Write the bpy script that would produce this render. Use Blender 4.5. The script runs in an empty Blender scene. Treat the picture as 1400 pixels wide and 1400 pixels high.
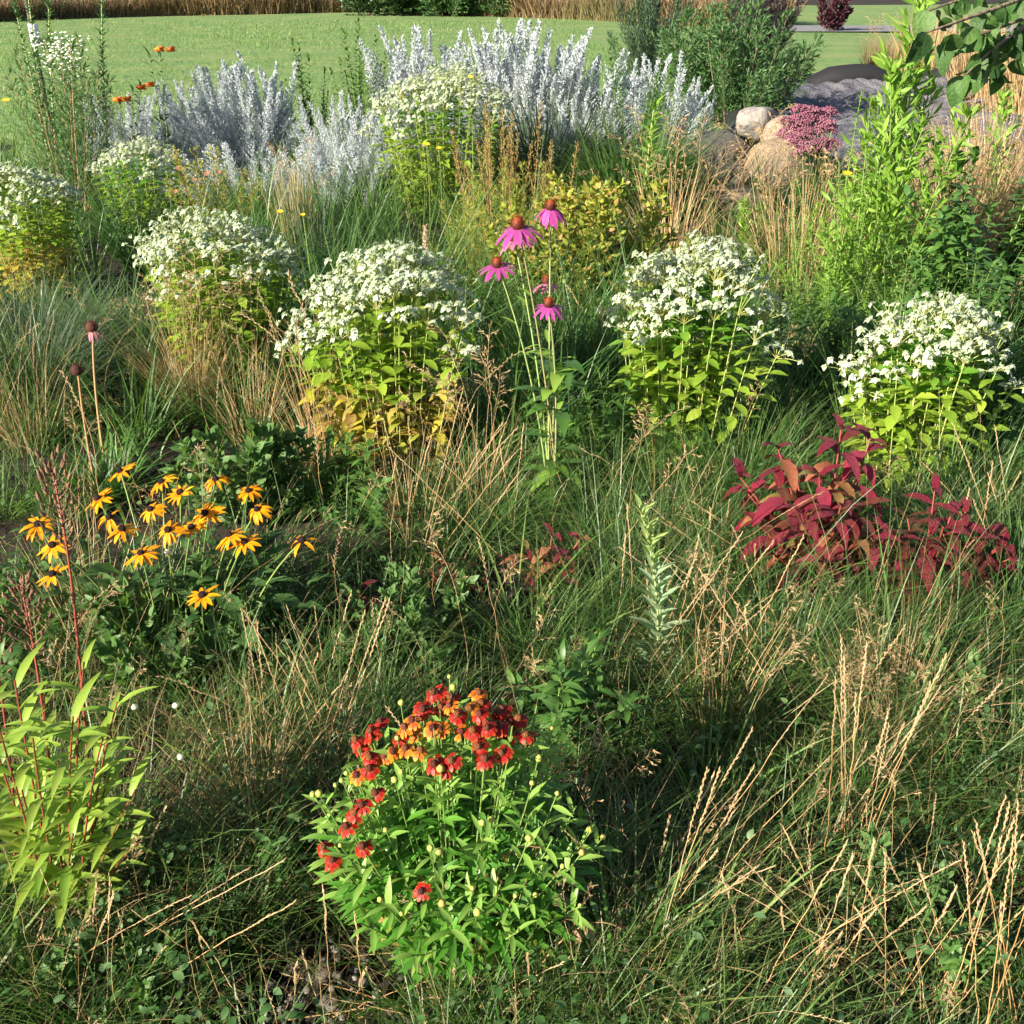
import bpy, math
import numpy as np
from mathutils import Matrix
R = math.radians
S = bpy.context.scene

# ------------------------------------------------------------------ camera, sky, sun, exposure
PITCH, FPX, CAMZ = 27.3, 1435.0, 1.7
cd = bpy.data.cameras.new('camera'); cam = bpy.data.objects.new('camera', cd)
S.collection.objects.link(cam); S.camera = cam
cam.location = (0, 0, CAMZ); cam.rotation_euler = (R(90 - PITCH), 0, 0)
cd.sensor_width = 36; cd.lens = 36 * FPX / 1400; cd.clip_start = 0.05; cd.clip_end = 600

SUN_EL, SUN_AZ = 24.0, 231.0          # azimuth clockwise from +Y: the sun stands behind the viewer's shoulder, low, to the west
w = bpy.data.worlds.new('World'); S.world = w; w.use_nodes = True
nt = w.node_tree; sky = nt.nodes.new('ShaderNodeTexSky'); sky.sky_type = 'NISHITA'; sky.sun_disc = False
sky.sun_elevation = R(SUN_EL); sky.sun_rotation = R(SUN_AZ); sky.dust_density = 1.0
nt.links.new(sky.outputs[0], nt.nodes['Background'].inputs[0]); nt.nodes['Background'].inputs[1].default_value = 0.056
sd = bpy.data.lights.new('sun', 'SUN'); so = bpy.data.objects.new('sun', sd); S.collection.objects.link(so)
sd.energy = 5.0; sd.angle = R(0.5); sd.color = (1.0, 0.90, 0.74)
a, e = R(SUN_AZ), R(SUN_EL)
SUNV = np.array((math.sin(a) * math.cos(e), math.cos(a) * math.cos(e), math.sin(e)))
from mathutils import Vector
so.rotation_euler = Vector(SUNV).to_track_quat('Z', 'Y').to_euler()
S.view_settings.view_transform = 'Standard'; S.view_settings.look = 'None'
S.view_settings.exposure = 1.55; S.view_settings.gamma = 1.0
cy = S.cycles
cy.max_bounces = 5; cy.diffuse_bounces = 2; cy.glossy_bounces = 2; cy.transmission_bounces = 4
cy.use_denoising = True; cy.use_adaptive_sampling = True; cy.adaptive_threshold = 0.02; cy.use_light_tree = False; cy.sample_clamp_indirect = 6.0; cy.caustics_reflective = False; cy.caustics_refractive = False

# ------------------------------------------------------------------ helpers
rng = np.random.default_rng(11)
U = lambda lo, hi, n=None: rng.uniform(lo, hi, n)
FWD = np.array((0, math.cos(R(PITCH)), -math.sin(R(PITCH)))); UPV = np.array((0, math.sin(R(PITCH)), math.cos(R(PITCH))))
CAM = np.array((0, 0, CAMZ))
def ray(px, py):
    return np.array(((px - 700) / FPX, 0, 0)) + UPV * ((700 - py) / FPX) + FWD
def G(px, py, z=0.0):                      # the point at height z on the sight line through a spot of the photograph
    d = ray(px, py); return CAM + d * ((z - CAMZ) / d[2])
def A(px, py, Y):                          # the point at ground distance Y on that line
    d = ray(px, py); return CAM + d * (Y / d[1])
def mpp(p): return float(np.dot(np.asarray(p) - CAM, FWD)) / FPX
def nrm(v):
    v = np.asarray(v, float); return v / np.maximum(np.linalg.norm(v, axis=-1, keepdims=True), 1e-9)
def tup(tpl): return tpl
class MB:
    def __init__(s): s.V = []; s.Q = []; s.T = []; s.L = []; s.M = []; s.n = 0
    def raw(s, V, Q, T, L, M):
        s.V.append(V); s.Q.append(Q + s.n); s.T.append(T); s.L.append(L); s.M.append(M); s.n += len(V)
    def tpl(s):
        return tuple(np.concatenate(x) for x in (s.V, s.Q, s.T, s.L, s.M))
    def put(s, tp, mats, tint=0.0, mat=0):
        V, Q, T, L, M = tp; k = len(mats); n = len(V)
        P = np.einsum('kij,nj->kni', mats[:, :3, :3], V) + mats[:, None, :3, 3]
        tint = np.broadcast_to(np.asarray(tint, float), (k,))
        s.raw(P.reshape(-1, 3), (Q[None] + (np.arange(k) * n)[:, None, None]).reshape(-1, 4),
              (T[None] + tint[:, None]).ravel(), np.tile(L, k), np.tile(M + mat, k))
    def mesh(s, name, mats): return to_mesh(name, s.tpl(), mats)
def to_mesh(name, tp, mats):
    V, Q, T, L, M = tp; me = bpy.data.meshes.new(name)
    nv, nq = len(V), len(Q)
    me.vertices.add(nv); me.vertices.foreach_set('co', np.ascontiguousarray(V, np.float32).ravel())
    me.loops.add(nq * 4); me.loops.foreach_set('vertex_index', np.ascontiguousarray(Q, np.int32).ravel())
    me.polygons.add(nq); me.polygons.foreach_set('loop_start', np.arange(nq, dtype=np.int32) * 4)
    me.polygons.foreach_set('material_index', np.ascontiguousarray(M, np.int32))
    me.polygons.foreach_set('use_smooth', np.ones(nq, bool))
    for nm, arr in (('tint', T), ('along', L)):
        at = me.attributes.new(nm, 'FLOAT', 'POINT'); at.data.foreach_set('value', np.ascontiguousarray(arr, np.float32))
    for m in (mats if isinstance(mats, (list, tuple)) else [mats]): me.materials.append(m)
    me.update(calc_edges=True); return me
COL = S.collection
def obj(name, me, parent=None, mat4=None, **props):
    o = bpy.data.objects.new(name, me); COL.objects.link(o)
    if parent is not None: o.parent = parent
    if mat4 is not None: o.matrix_basis = Matrix(mat4.tolist())
    for k, v in props.items(): o[k] = v
    return o
def thing(name, label, cat, loc, group=None):
    o = bpy.data.objects.new(name, None); COL.objects.link(o); o.empty_display_size = 0.1
    o.location = [float(x) for x in loc]; o['label'] = label; o['category'] = cat
    if group: o['group'] = group
    return o
def frames(pos, dirs, ups, sc):
    pos = np.atleast_2d(pos); k = len(pos)
    y = nrm(np.broadcast_to(dirs, (k, 3))); u = np.broadcast_to(ups, (k, 3)) + 1e-4 * np.array((.3, .7, .1))
    x = nrm(np.cross(y, u)); z = np.cross(x, y)
    sc = np.asarray(sc, float)
    if sc.ndim == 0: sc = np.full((k, 3), float(sc))
    elif sc.ndim == 1 and len(sc) == k: sc = np.repeat(sc[:, None], 3, 1)
    sc = np.broadcast_to(sc, (k, 3))
    m = np.zeros((k, 4, 4)); m[:, :3, 0] = x * sc[:, :1]; m[:, :3, 1] = y * sc[:, 1:2]; m[:, :3, 2] = z * sc[:, 2:]
    m[:, :3, 3] = pos; m[:, 3, 3] = 1; return m
def leaf(n=5, w=.3, a=1.0, b=1.0, fold=.2, curl=.4, wave=0.0, cross=1):
    """a leaf one unit long along +Y with a folded midrib, facing +Z"""
    t = np.linspace(0, 1, n + 1); hw = w * .5 * np.sin(np.pi * np.clip(t, .02, .985) ** a) ** b
    ang = curl * (t - .1); st = 1 / n
    y = np.concatenate([[0], np.cumsum(np.cos(ang[:-1]) * st)]); z = -np.concatenate([[0], np.cumsum(np.sin(ang[:-1]) * st)])
    V = []
    for i in range(n + 1):
        wv = wave * math.sin(i * 2.4) * hw[i]
        V += [(-hw[i], y[i], z[i] + fold * hw[i] + wv), (0, y[i], z[i]), (hw[i], y[i], z[i] + fold * hw[i] - wv)]
    Q = []
    for i in range(n):
        for j in (0, 1):
            p = i * 3 + j; Q.append((p, p + 1, p + 4, p + 3))
    V = np.array(V, float); Q = np.array(Q)
    return V, Q, np.zeros(len(V)), np.repeat(t, 3), np.zeros(len(Q), int)
def lathe(prof, m=8, bump=0.0, seed=0):
    g = np.random.default_rng(seed); V = []; Q = []; L = []
    for i, (r, z) in enumerate(prof):
        for j in range(m):
            q = 2 * math.pi * (j + .5 * (i % 2)) / m; rr = r * (1 + bump * g.uniform(-1, 1))
            V.append((rr * math.cos(q), rr * math.sin(q), z)); L.append(i / (len(prof) - 1))
    for i in range(len(prof) - 1):
        for j in range(m):
            Q.append((i * m + j, i * m + (j + 1) % m, (i + 1) * m + (j + 1) % m, (i + 1) * m + j))
    V = np.array(V, float); Q = np.array(Q)
    return V, Q, np.zeros(len(V)), np.array(L), np.zeros(len(Q), int)
def blades(mb, base, az, L, lean, bend, wd, tint, n=4, twist=0.9, mat=0):
    k = len(base); t = np.linspace(0, 1, n + 1)
    L, lean, bend, wd, tint = [np.broadcast_to(np.asarray(q, float), (k,)) for q in (L, lean, bend, wd, tint)]
    th = lean[:, None] + bend[:, None] * (t[None, :-1] + .5 / n)
    hs = np.concatenate([np.zeros((k, 1)), np.cumsum(np.sin(th), 1)], 1) * (L / n)[:, None]
    vs = np.concatenate([np.zeros((k, 1)), np.cumsum(np.cos(th), 1)], 1) * (L / n)[:, None]
    c = np.stack([base[:, 0, None] + hs * np.cos(az)[:, None], base[:, 1, None] + hs * np.sin(az)[:, None], base[:, 2, None] + vs], -1)
    wa = az + np.pi / 2 + U(-twist, twist, k)
    wv = np.stack([np.cos(wa), np.sin(wa), U(-.25, .25, k)], -1)[:, None, :]
    hw = (wd[:, None] * .5 * np.clip(1.08 - t[None] ** 2.2, .06, 1))[..., None]
    V = np.stack([c - wv * hw, c + wv * hw], 2).reshape(-1, 3)
    q = np.array([(2 * i, 2 * i + 1, 2 * i + 3, 2 * i + 2) for i in range(n)])
    Q = (q[None] + (np.arange(k) * 2 * (n + 1))[:, None, None]).reshape(-1, 4)
    mb.raw(V, Q, np.repeat(tint, 2 * (n + 1)), np.tile(np.repeat(t, 2), k), np.full(len(Q), mat))
def tube(mb, P, rad, m=4, tint=0.0, mat=0):
    P = np.asarray(P, float)
    if P.ndim == 2: P = P[None]
    k, n, _ = P.shape; rad = np.broadcast_to(np.asarray(rad, float), (k, n))
    T = nrm(np.gradient(P, axis=1)); X = nrm(np.cross(T, np.array((.31, .53, .17)))); Y = np.cross(T, X)
    q = 2 * np.pi * np.arange(m) / m
    V = P[:, :, None] + rad[..., None, None] * (np.cos(q)[:, None] * X[:, :, None] + np.sin(q)[:, None] * Y[:, :, None])
    i = np.arange(n - 1)[:, None]; j = np.arange(m)[None]
    Q1 = np.stack([i * m + j, i * m + (j + 1) % m, (i + 1) * m + (j + 1) % m, (i + 1) * m + j], -1).reshape(-1, 4)
    Q = (Q1[None] + (np.arange(k) * n * m)[:, None, None]).reshape(-1, 4)
    tint = np.broadcast_to(np.asarray(tint, float), (k,))
    mb.raw(V.reshape(-1, 3), Q, np.repeat(tint, n * m), np.tile(np.repeat(np.linspace(0, 1, n), m), k), np.full(len(Q), mat))
def bez(p0, p1, p2, n=7):
    t = np.linspace(0, 1, n)[:, None]; p0, p1, p2 = map(np.asarray, (p0, p1, p2))
    return (1 - t) ** 2 * p0 + 2 * t * (1 - t) * p1 + t ** 2 * p2
def at_t(path, t):                          # point and tangent of a polyline at 0..1
    n = len(path) - 1; f = min(max(t, 0), .999) * n; i = int(f); r = f - i
    return path[i] * (1 - r) + path[i + 1] * r, nrm(path[i + 1] - path[i])

# ------------------------------------------------------------------ materials
def material(name, cols, rough=.5, trans=0.0, spec=.3, tip=None, tip_at=(.55, 1.0), noise=.0, nscale=30, bump=0.0, bscale=80, sat=1.0, sheen=0.0, tcol=None):
    """foliage colour: one random shade per leaf out of cols, an optional tip colour, grain, light passing through"""
    m = bpy.data.materials.new(name); m.use_nodes = True; t = m.node_tree; N = t.nodes; Lk = t.links.new
    bs = N['Principled BSDF']; out = N['Material Output']
    at = N.new('ShaderNodeAttribute'); at.attribute_name = 'tint'
    oi = N.new('ShaderNodeObjectInfo')
    ad = N.new('ShaderNodeMath'); ad.operation = 'ADD'; Lk(at.outputs['Fac'], ad.inputs[0]); Lk(oi.outputs['Random'], ad.inputs[1])
    fr = N.new('ShaderNodeMath'); fr.operation = 'FRACT'; Lk(ad.outputs[0], fr.inputs[0])
    cr = N.new('ShaderNodeValToRGB'); Lk(fr.outputs[0], cr.inputs[0]); el = cr.color_ramp.elements
    cols = list(cols) * (2 if len(cols) == 1 else 1)
    while len(el) < len(cols): el.new(.5)
    for i, c in enumerate(cols):
        el[i].position = i / max(len(cols) - 1, 1); el[i].color = (*c, 1)
    col = cr.outputs[0]
    if tip is not None:
        al = N.new('ShaderNodeAttribute'); al.attribute_name = 'along'
        mr = N.new('ShaderNodeMapRange'); mr.inputs[1].default_value, mr.inputs[2].default_value = tip_at; Lk(al.outputs['Fac'], mr.inputs[0])
        mx = N.new('ShaderNodeMix'); mx.data_type = 'RGBA'; Lk(mr.outputs[0], mx.inputs[0]); Lk(col, mx.inputs[6]); mx.inputs[7].default_value = (*tip, 1)
        col = mx.outputs[2]
    if noise:
        tc = N.new('ShaderNodeTexCoord'); nz = N.new('ShaderNodeTexNoise'); nz.inputs['Scale'].default_value = nscale; nz.inputs['Detail'].default_value = 4
        Lk(tc.outputs['Object'], nz.inputs[0])
        mr = N.new('ShaderNodeMapRange'); mr.inputs[1].default_value = .3; mr.inputs[2].default_value = .7
        mr.inputs[3].default_value = 1 - noise; mr.inputs[4].default_value = 1 + noise * .6; Lk(nz.outputs[0], mr.inputs[0])
        vm = N.new('ShaderNodeVectorMath'); vm.operation = 'SCALE'; Lk(col, vm.inputs[0]); Lk(mr.outputs[0], vm.inputs[3]); col = vm.outputs[0]
    if bump:
        tc = N.new('ShaderNodeTexCoord'); nz = N.new('ShaderNodeTexNoise'); nz.inputs['Scale'].default_value = bscale; nz.inputs['Detail'].default_value = 3
        Lk(tc.outputs['Object'], nz.inputs[0]); bp = N.new('ShaderNodeBump'); bp.inputs[0].default_value = bump; bp.inputs[1].default_value = .01
        Lk(nz.outputs[0], bp.inputs['Height']); Lk(bp.outputs[0], bs.inputs['Normal'])
    Lk(col, bs.inputs['Base Color']); bs.inputs['Roughness'].default_value = rough; bs.inputs['Specular IOR Level'].default_value = spec
    if trans:
        tr = N.new('ShaderNodeBsdfTranslucent'); ms = N.new('ShaderNodeMixShader'); ms.inputs[0].default_value = trans
        g = N.new('ShaderNodeVectorMath'); g.operation = 'MULTIPLY'; Lk(col, g.inputs[0]); g.inputs[1].default_value = tcol or (1.5, 1.6, .8)
        Lk(g.outputs[0], tr.inputs[0]); Lk(bs.outputs[0], ms.inputs[1]); Lk(tr.outputs[0], ms.inputs[2]); Lk(ms.outputs[0], out.inputs[0])
    return m
M = {}
M['grass'] = material('meadow_grass', [(.028, .09, .018), (.05, .13, .025), (.085, .185, .04), (.038, .105, .03), (.135, .22, .055), (.045, .105, .026), (.12, .17, .055)], .42, .35, .4, tip=(.18, .22, .08), tip_at=(.65, 1.3))
M['blue_grass'] = material('blue_green_grass', [(.05, .085, .045), (.08, .12, .07), (.12, .16, .10)], .5, .25, .3)
M['dry'] = material('dry_grass', [(.36, .25, .12), (.46, .34, .17), (.30, .19, .09), (.52, .41, .24), (.40, .25, .11)], .55, .2, .3, tcol=(1.1, 1.1, 1))
M['thatch'] = material('dead_thatch', [(.26, .17, .08), (.34, .24, .12), (.20, .12, .06), (.38, .29, .16), (.22, .20, .08)], .6, .15, .2, tcol=(1, 1, 1))
M['broad'] = material('broad_blade', [(.06, .16, .03), (.10, .22, .04), (.15, .27, .06), (.20, .27, .07), (.08, .19, .05)], .42, .4, .35, tip=(.26, .24, .10), tip_at=(.75, 1.2))
M['straw'] = material('straw_stalk', [(.44, .27, .11), (.50, .34, .15), (.36, .20, .08), (.52, .39, .21)], .45, .1, .35, tip=(.50, .37, .21), tip_at=(.5, 1), tcol=(1, 1, 1))
M['straw_green'] = material('straw_green_blade', [(.22, .22, .10), (.30, .27, .13), (.16, .19, .08)], .5, .25, .3, tip=(.40, .31, .18), tip_at=(.5, 1))
M['seed'] = material('seed_head', [(.42, .30, .16), (.50, .38, .22), (.34, .22, .11), (.44, .31, .19)], .6, .25, .2, tcol=(1.1, 1.1, 1))
M['lawn_blade'] = material('lawn_blade', [(.09, .19, .05), (.15, .27, .08), (.20, .30, .10), (.13, .23, .07), (.22, .27, .10)], .5, .35, .3)
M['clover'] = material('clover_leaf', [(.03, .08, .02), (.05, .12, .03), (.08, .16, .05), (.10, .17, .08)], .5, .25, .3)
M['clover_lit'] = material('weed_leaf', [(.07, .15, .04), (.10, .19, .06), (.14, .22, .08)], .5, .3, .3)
M['mint_leaf'] = material('mint_leaf', [(.24, .38, .04), (.32, .46, .055), (.18, .32, .035), (.40, .50, .07)], .45, .45, .3, noise=.15, nscale=60, tcol=(1.3, 1.3, .7))
M['mint_deep'] = material('mint_leaf_deep', [(.10, .25, .03), (.15, .32, .04), (.21, .38, .045)], .45, .45, .3, noise=.15, nscale=60, tcol=(1.3, 1.4, .7))
M['mint_yellow'] = material('mint_leaf_yellowed', [(.40, .46, .05), (.50, .47, .05), (.52, .39, .06), (.30, .36, .05), (.40, .24, .09), (.36, .38, .06)], .5, .4, .25, tip=(.42, .27, .09), tip_at=(.6, 1.3), noise=.25, nscale=50, tcol=(1.2, 1.1, .8))
M['bract'] = material('mint_bract', [(.42, .52, .31), (.53, .59, .44), (.35, .48, .22), (.57, .62, .50), (.48, .56, .39)], .6, .3, .2, tip=(.53, .58, .47), tip_at=(.2, 1.2), tcol=(1.1, 1.15, .8))
M['mint_eye'] = material('mint_flower_eye', [(.34, .36, .26), (.42, .40, .32), (.48, .46, .40)], .8)
M['mint_stem'] = material('mint_stem', [(.32, .36, .10), (.42, .38, .14), (.26, .30, .08)], .5, tip=(.34, .44, .14), tip_at=(.3, .9))
M['silver'] = material('silver_foliage', [(.41, .47, .49), (.52, .57, .59), (.59, .63, .65), (.45, .52, .55)], .75, .2, .15, tcol=(1, 1, 1))
M['silver_stem'] = material('silver_stem', [(.36, .38, .38)], .8)
M['gold_leaf'] = material('goldenrod_leaf', [(.16, .30, .04), (.22, .37, .055), (.12, .24, .035), (.28, .42, .07)], .45, .35, .3)
M['green_leaf'] = material('green_leaf', [(.045, .12, .025), (.07, .16, .03), (.10, .20, .045), (.055, .13, .035)], .42, .3, .35)
M['dark_leaf'] = material('dark_leaf', [(.025, .065, .02), (.04, .09, .03), (.055, .12, .035), (.03, .075, .03)], .42, .25, .4, noise=.15, nscale=40)
M['willow_leaf'] = material('shrub_leaf', [(.045, .11, .035), (.07, .15, .05), (.095, .18, .06), (.06, .125, .05)], .5, .3, .3)
M['yellow_leaf'] = material('yellow_green_leaf', [(.20, .27, .04), (.30, .34, .05), (.15, .23, .035), (.38, .36, .07), (.36, .22, .08), (.22, .28, .05)], .45, .35, .3)
M['rust'] = material('rusty_seed', [(.22, .14, .05), (.32, .22, .08), (.26, .23, .07), (.18, .12, .05), (.22, .24, .07)], .8, .1, .1, tcol=(1, 1, 1))
M['brown'] = material('brown_capsule', [(.13, .065, .035), (.20, .10, .055), (.09, .045, .03), (.25, .15, .08)], .7)
M['stem'] = material('green_stem', [(.16, .25, .06), (.20, .28, .08), (.13, .20, .05)], .5)
M['pale_stem'] = material('pale_stem', [(.30, .38, .14), (.38, .42, .20)], .5)
M['cone_stem'] = material('coneflower_stem', [(.22, .30, .10), (.27, .33, .13), (.24, .22, .10)], .55)
M['red_stem'] = material('red_stem', [(.20, .04, .03), (.24, .055, .04), (.17, .07, .035)], .4)
M['tan_stem'] = material('tan_stem', [(.42, .26, .13), (.34, .20, .10)], .6)
M['red_leaf'] = material('red_leaf', [(.22, .015, .034), (.32, .022, .056), (.11, .010, .02), (.40, .034, .08), (.17, .03, .024), (.20, .05, .03)], .42, .2, .4, noise=.55, nscale=55, bump=.9, bscale=60, tcol=(1.6, .9, .9))
M['red_olive'] = material('red_olive_leaf', [(.26, .09, .04), (.34, .12, .06), (.24, .17, .05), (.30, .06, .04), (.26, .22, .06)], .42, .25, .4, noise=.35, nscale=30, bump=.5, bscale=60, tcol=(1.4, 1.1, .9))
M['rud_petal'] = material('gold_petal', [(.80, .29, .005), (.84, .34, .007), (.74, .24, .005), (.86, .39, .012)], .5, .3, .2, noise=.1, nscale=60, tcol=(1, .95, .6))
M['rud_cone'] = material('black_cone', [(.012, .006, .006), (.03, .012, .012)], .7, bump=1, bscale=400)
M['rud_leaf'] = material('coarse_leaf', [(.035, .105, .025), (.055, .14, .03), (.085, .18, .045)], .5, .25, .35, noise=.25, nscale=25, bump=.5, bscale=50)
M['ech_petal'] = material('pink_petal', [(.38, .05, .26), (.46, .08, .32), (.34, .045, .24), (.42, .10, .30)], .5, .3, .2, noise=.15, nscale=50, tcol=(1.2, .9, 1.1))
M['ech_old'] = material('faded_pink_petal', [(.42, .14, .22), (.46, .20, .26), (.36, .10, .2)], .6, .25, .2, tcol=(1, .9, .9))
M['ech_cone'] = material('orange_cone', [(.05, .012, .008), (.10, .02, .01), (.07, .015, .01)], .6, tip=(.42, .075, .012), tip_at=(.5, 1))
M['hel_red'] = material('scarlet_ray', [(.27, .008, .006), (.36, .014, .008), (.22, .010, .010), (.32, .02, .01)], .45, .25, .25, tip=(.50, .12, .015), tip_at=(.6, 1.2), tcol=(1.2, .8, .8))
M['hel_orange'] = material('orange_ray', [(.44, .07, .010), (.50, .12, .012), (.56, .20, .016), (.38, .04, .010)], .5, .25, .2, tip=(.64, .28, .02), tip_at=(.5, 1), tcol=(1.1, 1, .7))
M['hel_disc'] = material('brown_disc', [(.13, .03, .02), (.20, .05, .03), (.26, .10, .03), (.10, .02, .025)], .8, bump=1, bscale=500)
M['hel_bud'] = material('yellow_bud', [(.34, .38, .08), (.42, .40, .08), (.28, .36, .09), (.40, .30, .08)], .6)
M['hel_leaf'] = material('helenium_leaf', [(.06, .20, .025), (.09, .25, .03), (.13, .30, .045), (.07, .20, .035)], .38, .3, .4, noise=.12, nscale=50)
M['hel_leaf_top'] = material('helenium_upper_leaf', [(.20, .36, .07), (.26, .42, .09), (.17, .33, .06)], .42, .35, .35)
M['pen_leaf'] = material('penstemon_leaf', [(.22, .34, .045), (.29, .40, .06), (.16, .29, .04), (.34, .43, .08)], .4, .35, .4, noise=.12, nscale=40)
M['grey_leaf'] = material('grey_green_leaf', [(.26, .36, .20), (.32, .41, .25), (.22, .33, .18)], .7, .25, .2)
M['grey_tip'] = material('pale_green_leaf', [(.26, .36, .11), (.32, .41, .15)], .6, .3, .2)
M['white_fl'] = material('white_flower', [(.74, .76, .70), (.80, .80, .74), (.66, .68, .58)], .6, .2)
M['orange_fl'] = material('orange_flower', [(.80, .20, .02), (.85, .28, .03), (.70, .14, .02)], .5, .2)
M['yellow_fl'] = material('yellow_flower', [(.85, .55, .02), (.88, .62, .03)], .5, .2)
M['pink_fl'] = material('pink_sedum', [(.20, .065, .11), (.28, .11, .16), (.16, .05, .085), (.30, .15, .18)], .9, .1)
M['blush'] = material('blush_plume', [(.62, .46, .40), (.68, .54, .46), (.55, .36, .32)], .8, .2)
M['salmon'] = material('salmon_bract', [(.36, .13, .08), (.42, .18, .11), (.30, .15, .08)], .7, .2)
M['redbud'] = material('heart_leaf', [(.05, .12, .03), (.08, .17, .04), (.035, .085, .028), (.11, .20, .055)], .5, .3, .3, noise=.3, nscale=8, bump=.4, bscale=9)
M['bark'] = material('bark', [(.16, .12, .085), (.22, .17, .12)], .9, noise=.4, nscale=20, bump=1, bscale=40)
M['purple_leaf'] = material('purple_leaf', [(.06, .02, .035), (.09, .03, .045), (.045, .02, .03)], .5, .2)
M['conifer'] = material('conifer_needle', [(.02, .05, .03), (.035, .07, .04), (.045, .09, .045)], .6, .1)
M['purple_black'] = material('heliotrope_leaf', [(.035, .03, .04), (.05, .04, .05)], .6, .1)  # near-black purple, the dark upright shrub's own leaf colour
M['field'] = material('field_straw', [(.24, .16, .08), (.30, .21, .12), (.18, .13, .07), (.18, .18, .08), (.11, .13, .05)], .7, .2, .1, tip=(.27, .17, .11), tip_at=(.6, 1), tcol=(1.1, 1.1, 1))
M['white_paint'] = material('white_plastic', [(.80, .80, .80)], .5, noise=.05)
M['dark_wood'] = material('weathered_post', [(.10, .085, .07)], .9, noise=.3)

def ground_mat(name, c1, c2, scale, rough=.95, c3=None, bump=.6, bd=.02):
    m = bpy.data.materials.new(name); m.use_nodes = True; t = m.node_tree; N = t.nodes; Lk = t.links.new; bs = N['Principled BSDF']
    tc = N.new('ShaderNodeTexCoord')
    n1 = N.new('ShaderNodeTexNoise'); n1.inputs['Scale'].default_value = scale; n1.inputs['Detail'].default_value = 8; n1.inputs['Roughness'].default_value = .65
    n2 = N.new('ShaderNodeTexNoise'); n2.inputs['Scale'].default_value = scale * .12; n2.inputs['Detail'].default_value = 3
    for n in (n1, n2): Lk(tc.outputs['Object'], n.inputs[0])
    mx = N.new('ShaderNodeMix'); mx.data_type = 'RGBA'; mx.inputs[6].default_value = (*c1, 1); mx.inputs[7].default_value = (*c2, 1)
    mr = N.new('ShaderNodeMapRange'); mr.inputs[1].default_value = .3; mr.inputs[2].default_value = .7; Lk(n1.outputs[0], mr.inputs[0]); Lk(mr.outputs[0], mx.inputs[0])
    m2 = N.new('ShaderNodeMix'); m2.data_type = 'RGBA'; Lk(mx.outputs[2], m2.inputs[6]); m2.inputs[7].default_value = (*(c3 or c2), 1)
    r2 = N.new('ShaderNodeMapRange'); r2.inputs[1].default_value = .42; r2.inputs[2].default_value = .62; Lk(n2.outputs[0], r2.inputs[0]); Lk(r2.outputs[0], m2.inputs[0])
    Lk(m2.outputs[2], bs.inputs['Base Color']); bs.inputs['Roughness'].default_value = rough; bs.inputs['Specular IOR Level'].default_value = .2
    bp = N.new('ShaderNodeBump'); bp.inputs[0].default_value = bump; bp.inputs[1].default_value = bd; Lk(n1.outputs[0], bp.inputs['Height']); Lk(bp.outputs[0], bs.inputs['Normal'])
    return m
M['soil'] = ground_mat('soil', (.016, .012, .009), (.05, .04, .03), 18, c3=(.026, .02, .015))
M['lawn'] = ground_mat('lawn_turf', (.09, .18, .05), (.18, .27, .10), 6, c3=(.19, .25, .09), bump=1.0, bd=.06)
M['asphalt'] = ground_mat('asphalt', (.16, .16, .17), (.21, .21, .22), 30)
M['liner'] = ground_mat('pond_sheet', (.05, .05, .065), (.13, .13, .155), 22, rough=.45, c3=(.17, .165, .185), bump=1.0, bd=.05)
M['black_edge'] = material('black_sheet_edge', [(.02, .02, .022)], .5)
def rock_mat(name, c1, c2, c3): return ground_mat(name, c1, c2, 11, rough=.85, c3=c3, bump=1.0, bd=.07)

# ------------------------------------------------------------------ the setting
def sheet(name, x0, x1, y0, y1, nx, ny, zf, mat, **pr):
    X, Y = np.meshgrid(np.linspace(x0, x1, nx), np.linspace(y0, y1, ny)); Z = zf(X, Y)
    V = np.stack([X, Y, Z], -1).reshape(-1, 3); i = np.arange(ny - 1)[:, None]; j = np.arange(nx - 1)[None]
    Q = np.stack([i * nx + j, i * nx + j + 1, (i + 1) * nx + j + 1, (i + 1) * nx + j], -1).reshape(-1, 4)
    return obj(name, to_mesh(name, (V, Q, np.zeros(len(V)), np.zeros(len(V)), np.zeros(len(Q), int)), mat), **pr)
def undul(X, Y): return .018 * np.sin(X * 3.1 + 1.2 * np.sin(Y * 2.3)) + .014 * np.sin(Y * 4.7 + X * 1.9) + .012 * np.sin(X * 9 + Y * 7) - .02
sheet('ground', -300, 300, -300, 300, 3, 3, lambda X, Y: 0 * X - .12, M['soil'], kind='structure')
sheet('garden_soil', -9, 9, -4, 12.4, 150, 140, undul, M['soil'], kind='structure')
EDGE = lambda x: 11.2 + .35 * np.sin(x * .7) + .015 * x * x
sheet('lawn', -60, 60, 10.6, 64, 40, 40, lambda X, Y: 0 * X + .012 + .03 * np.sin(X * .3) * np.sin(Y * .21), M['lawn'], kind='structure')
sheet('road', 8.5, 40, 35, 39, 12, 3, lambda X, Y: 0 * X + .05, M['asphalt'], kind='structure')

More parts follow.
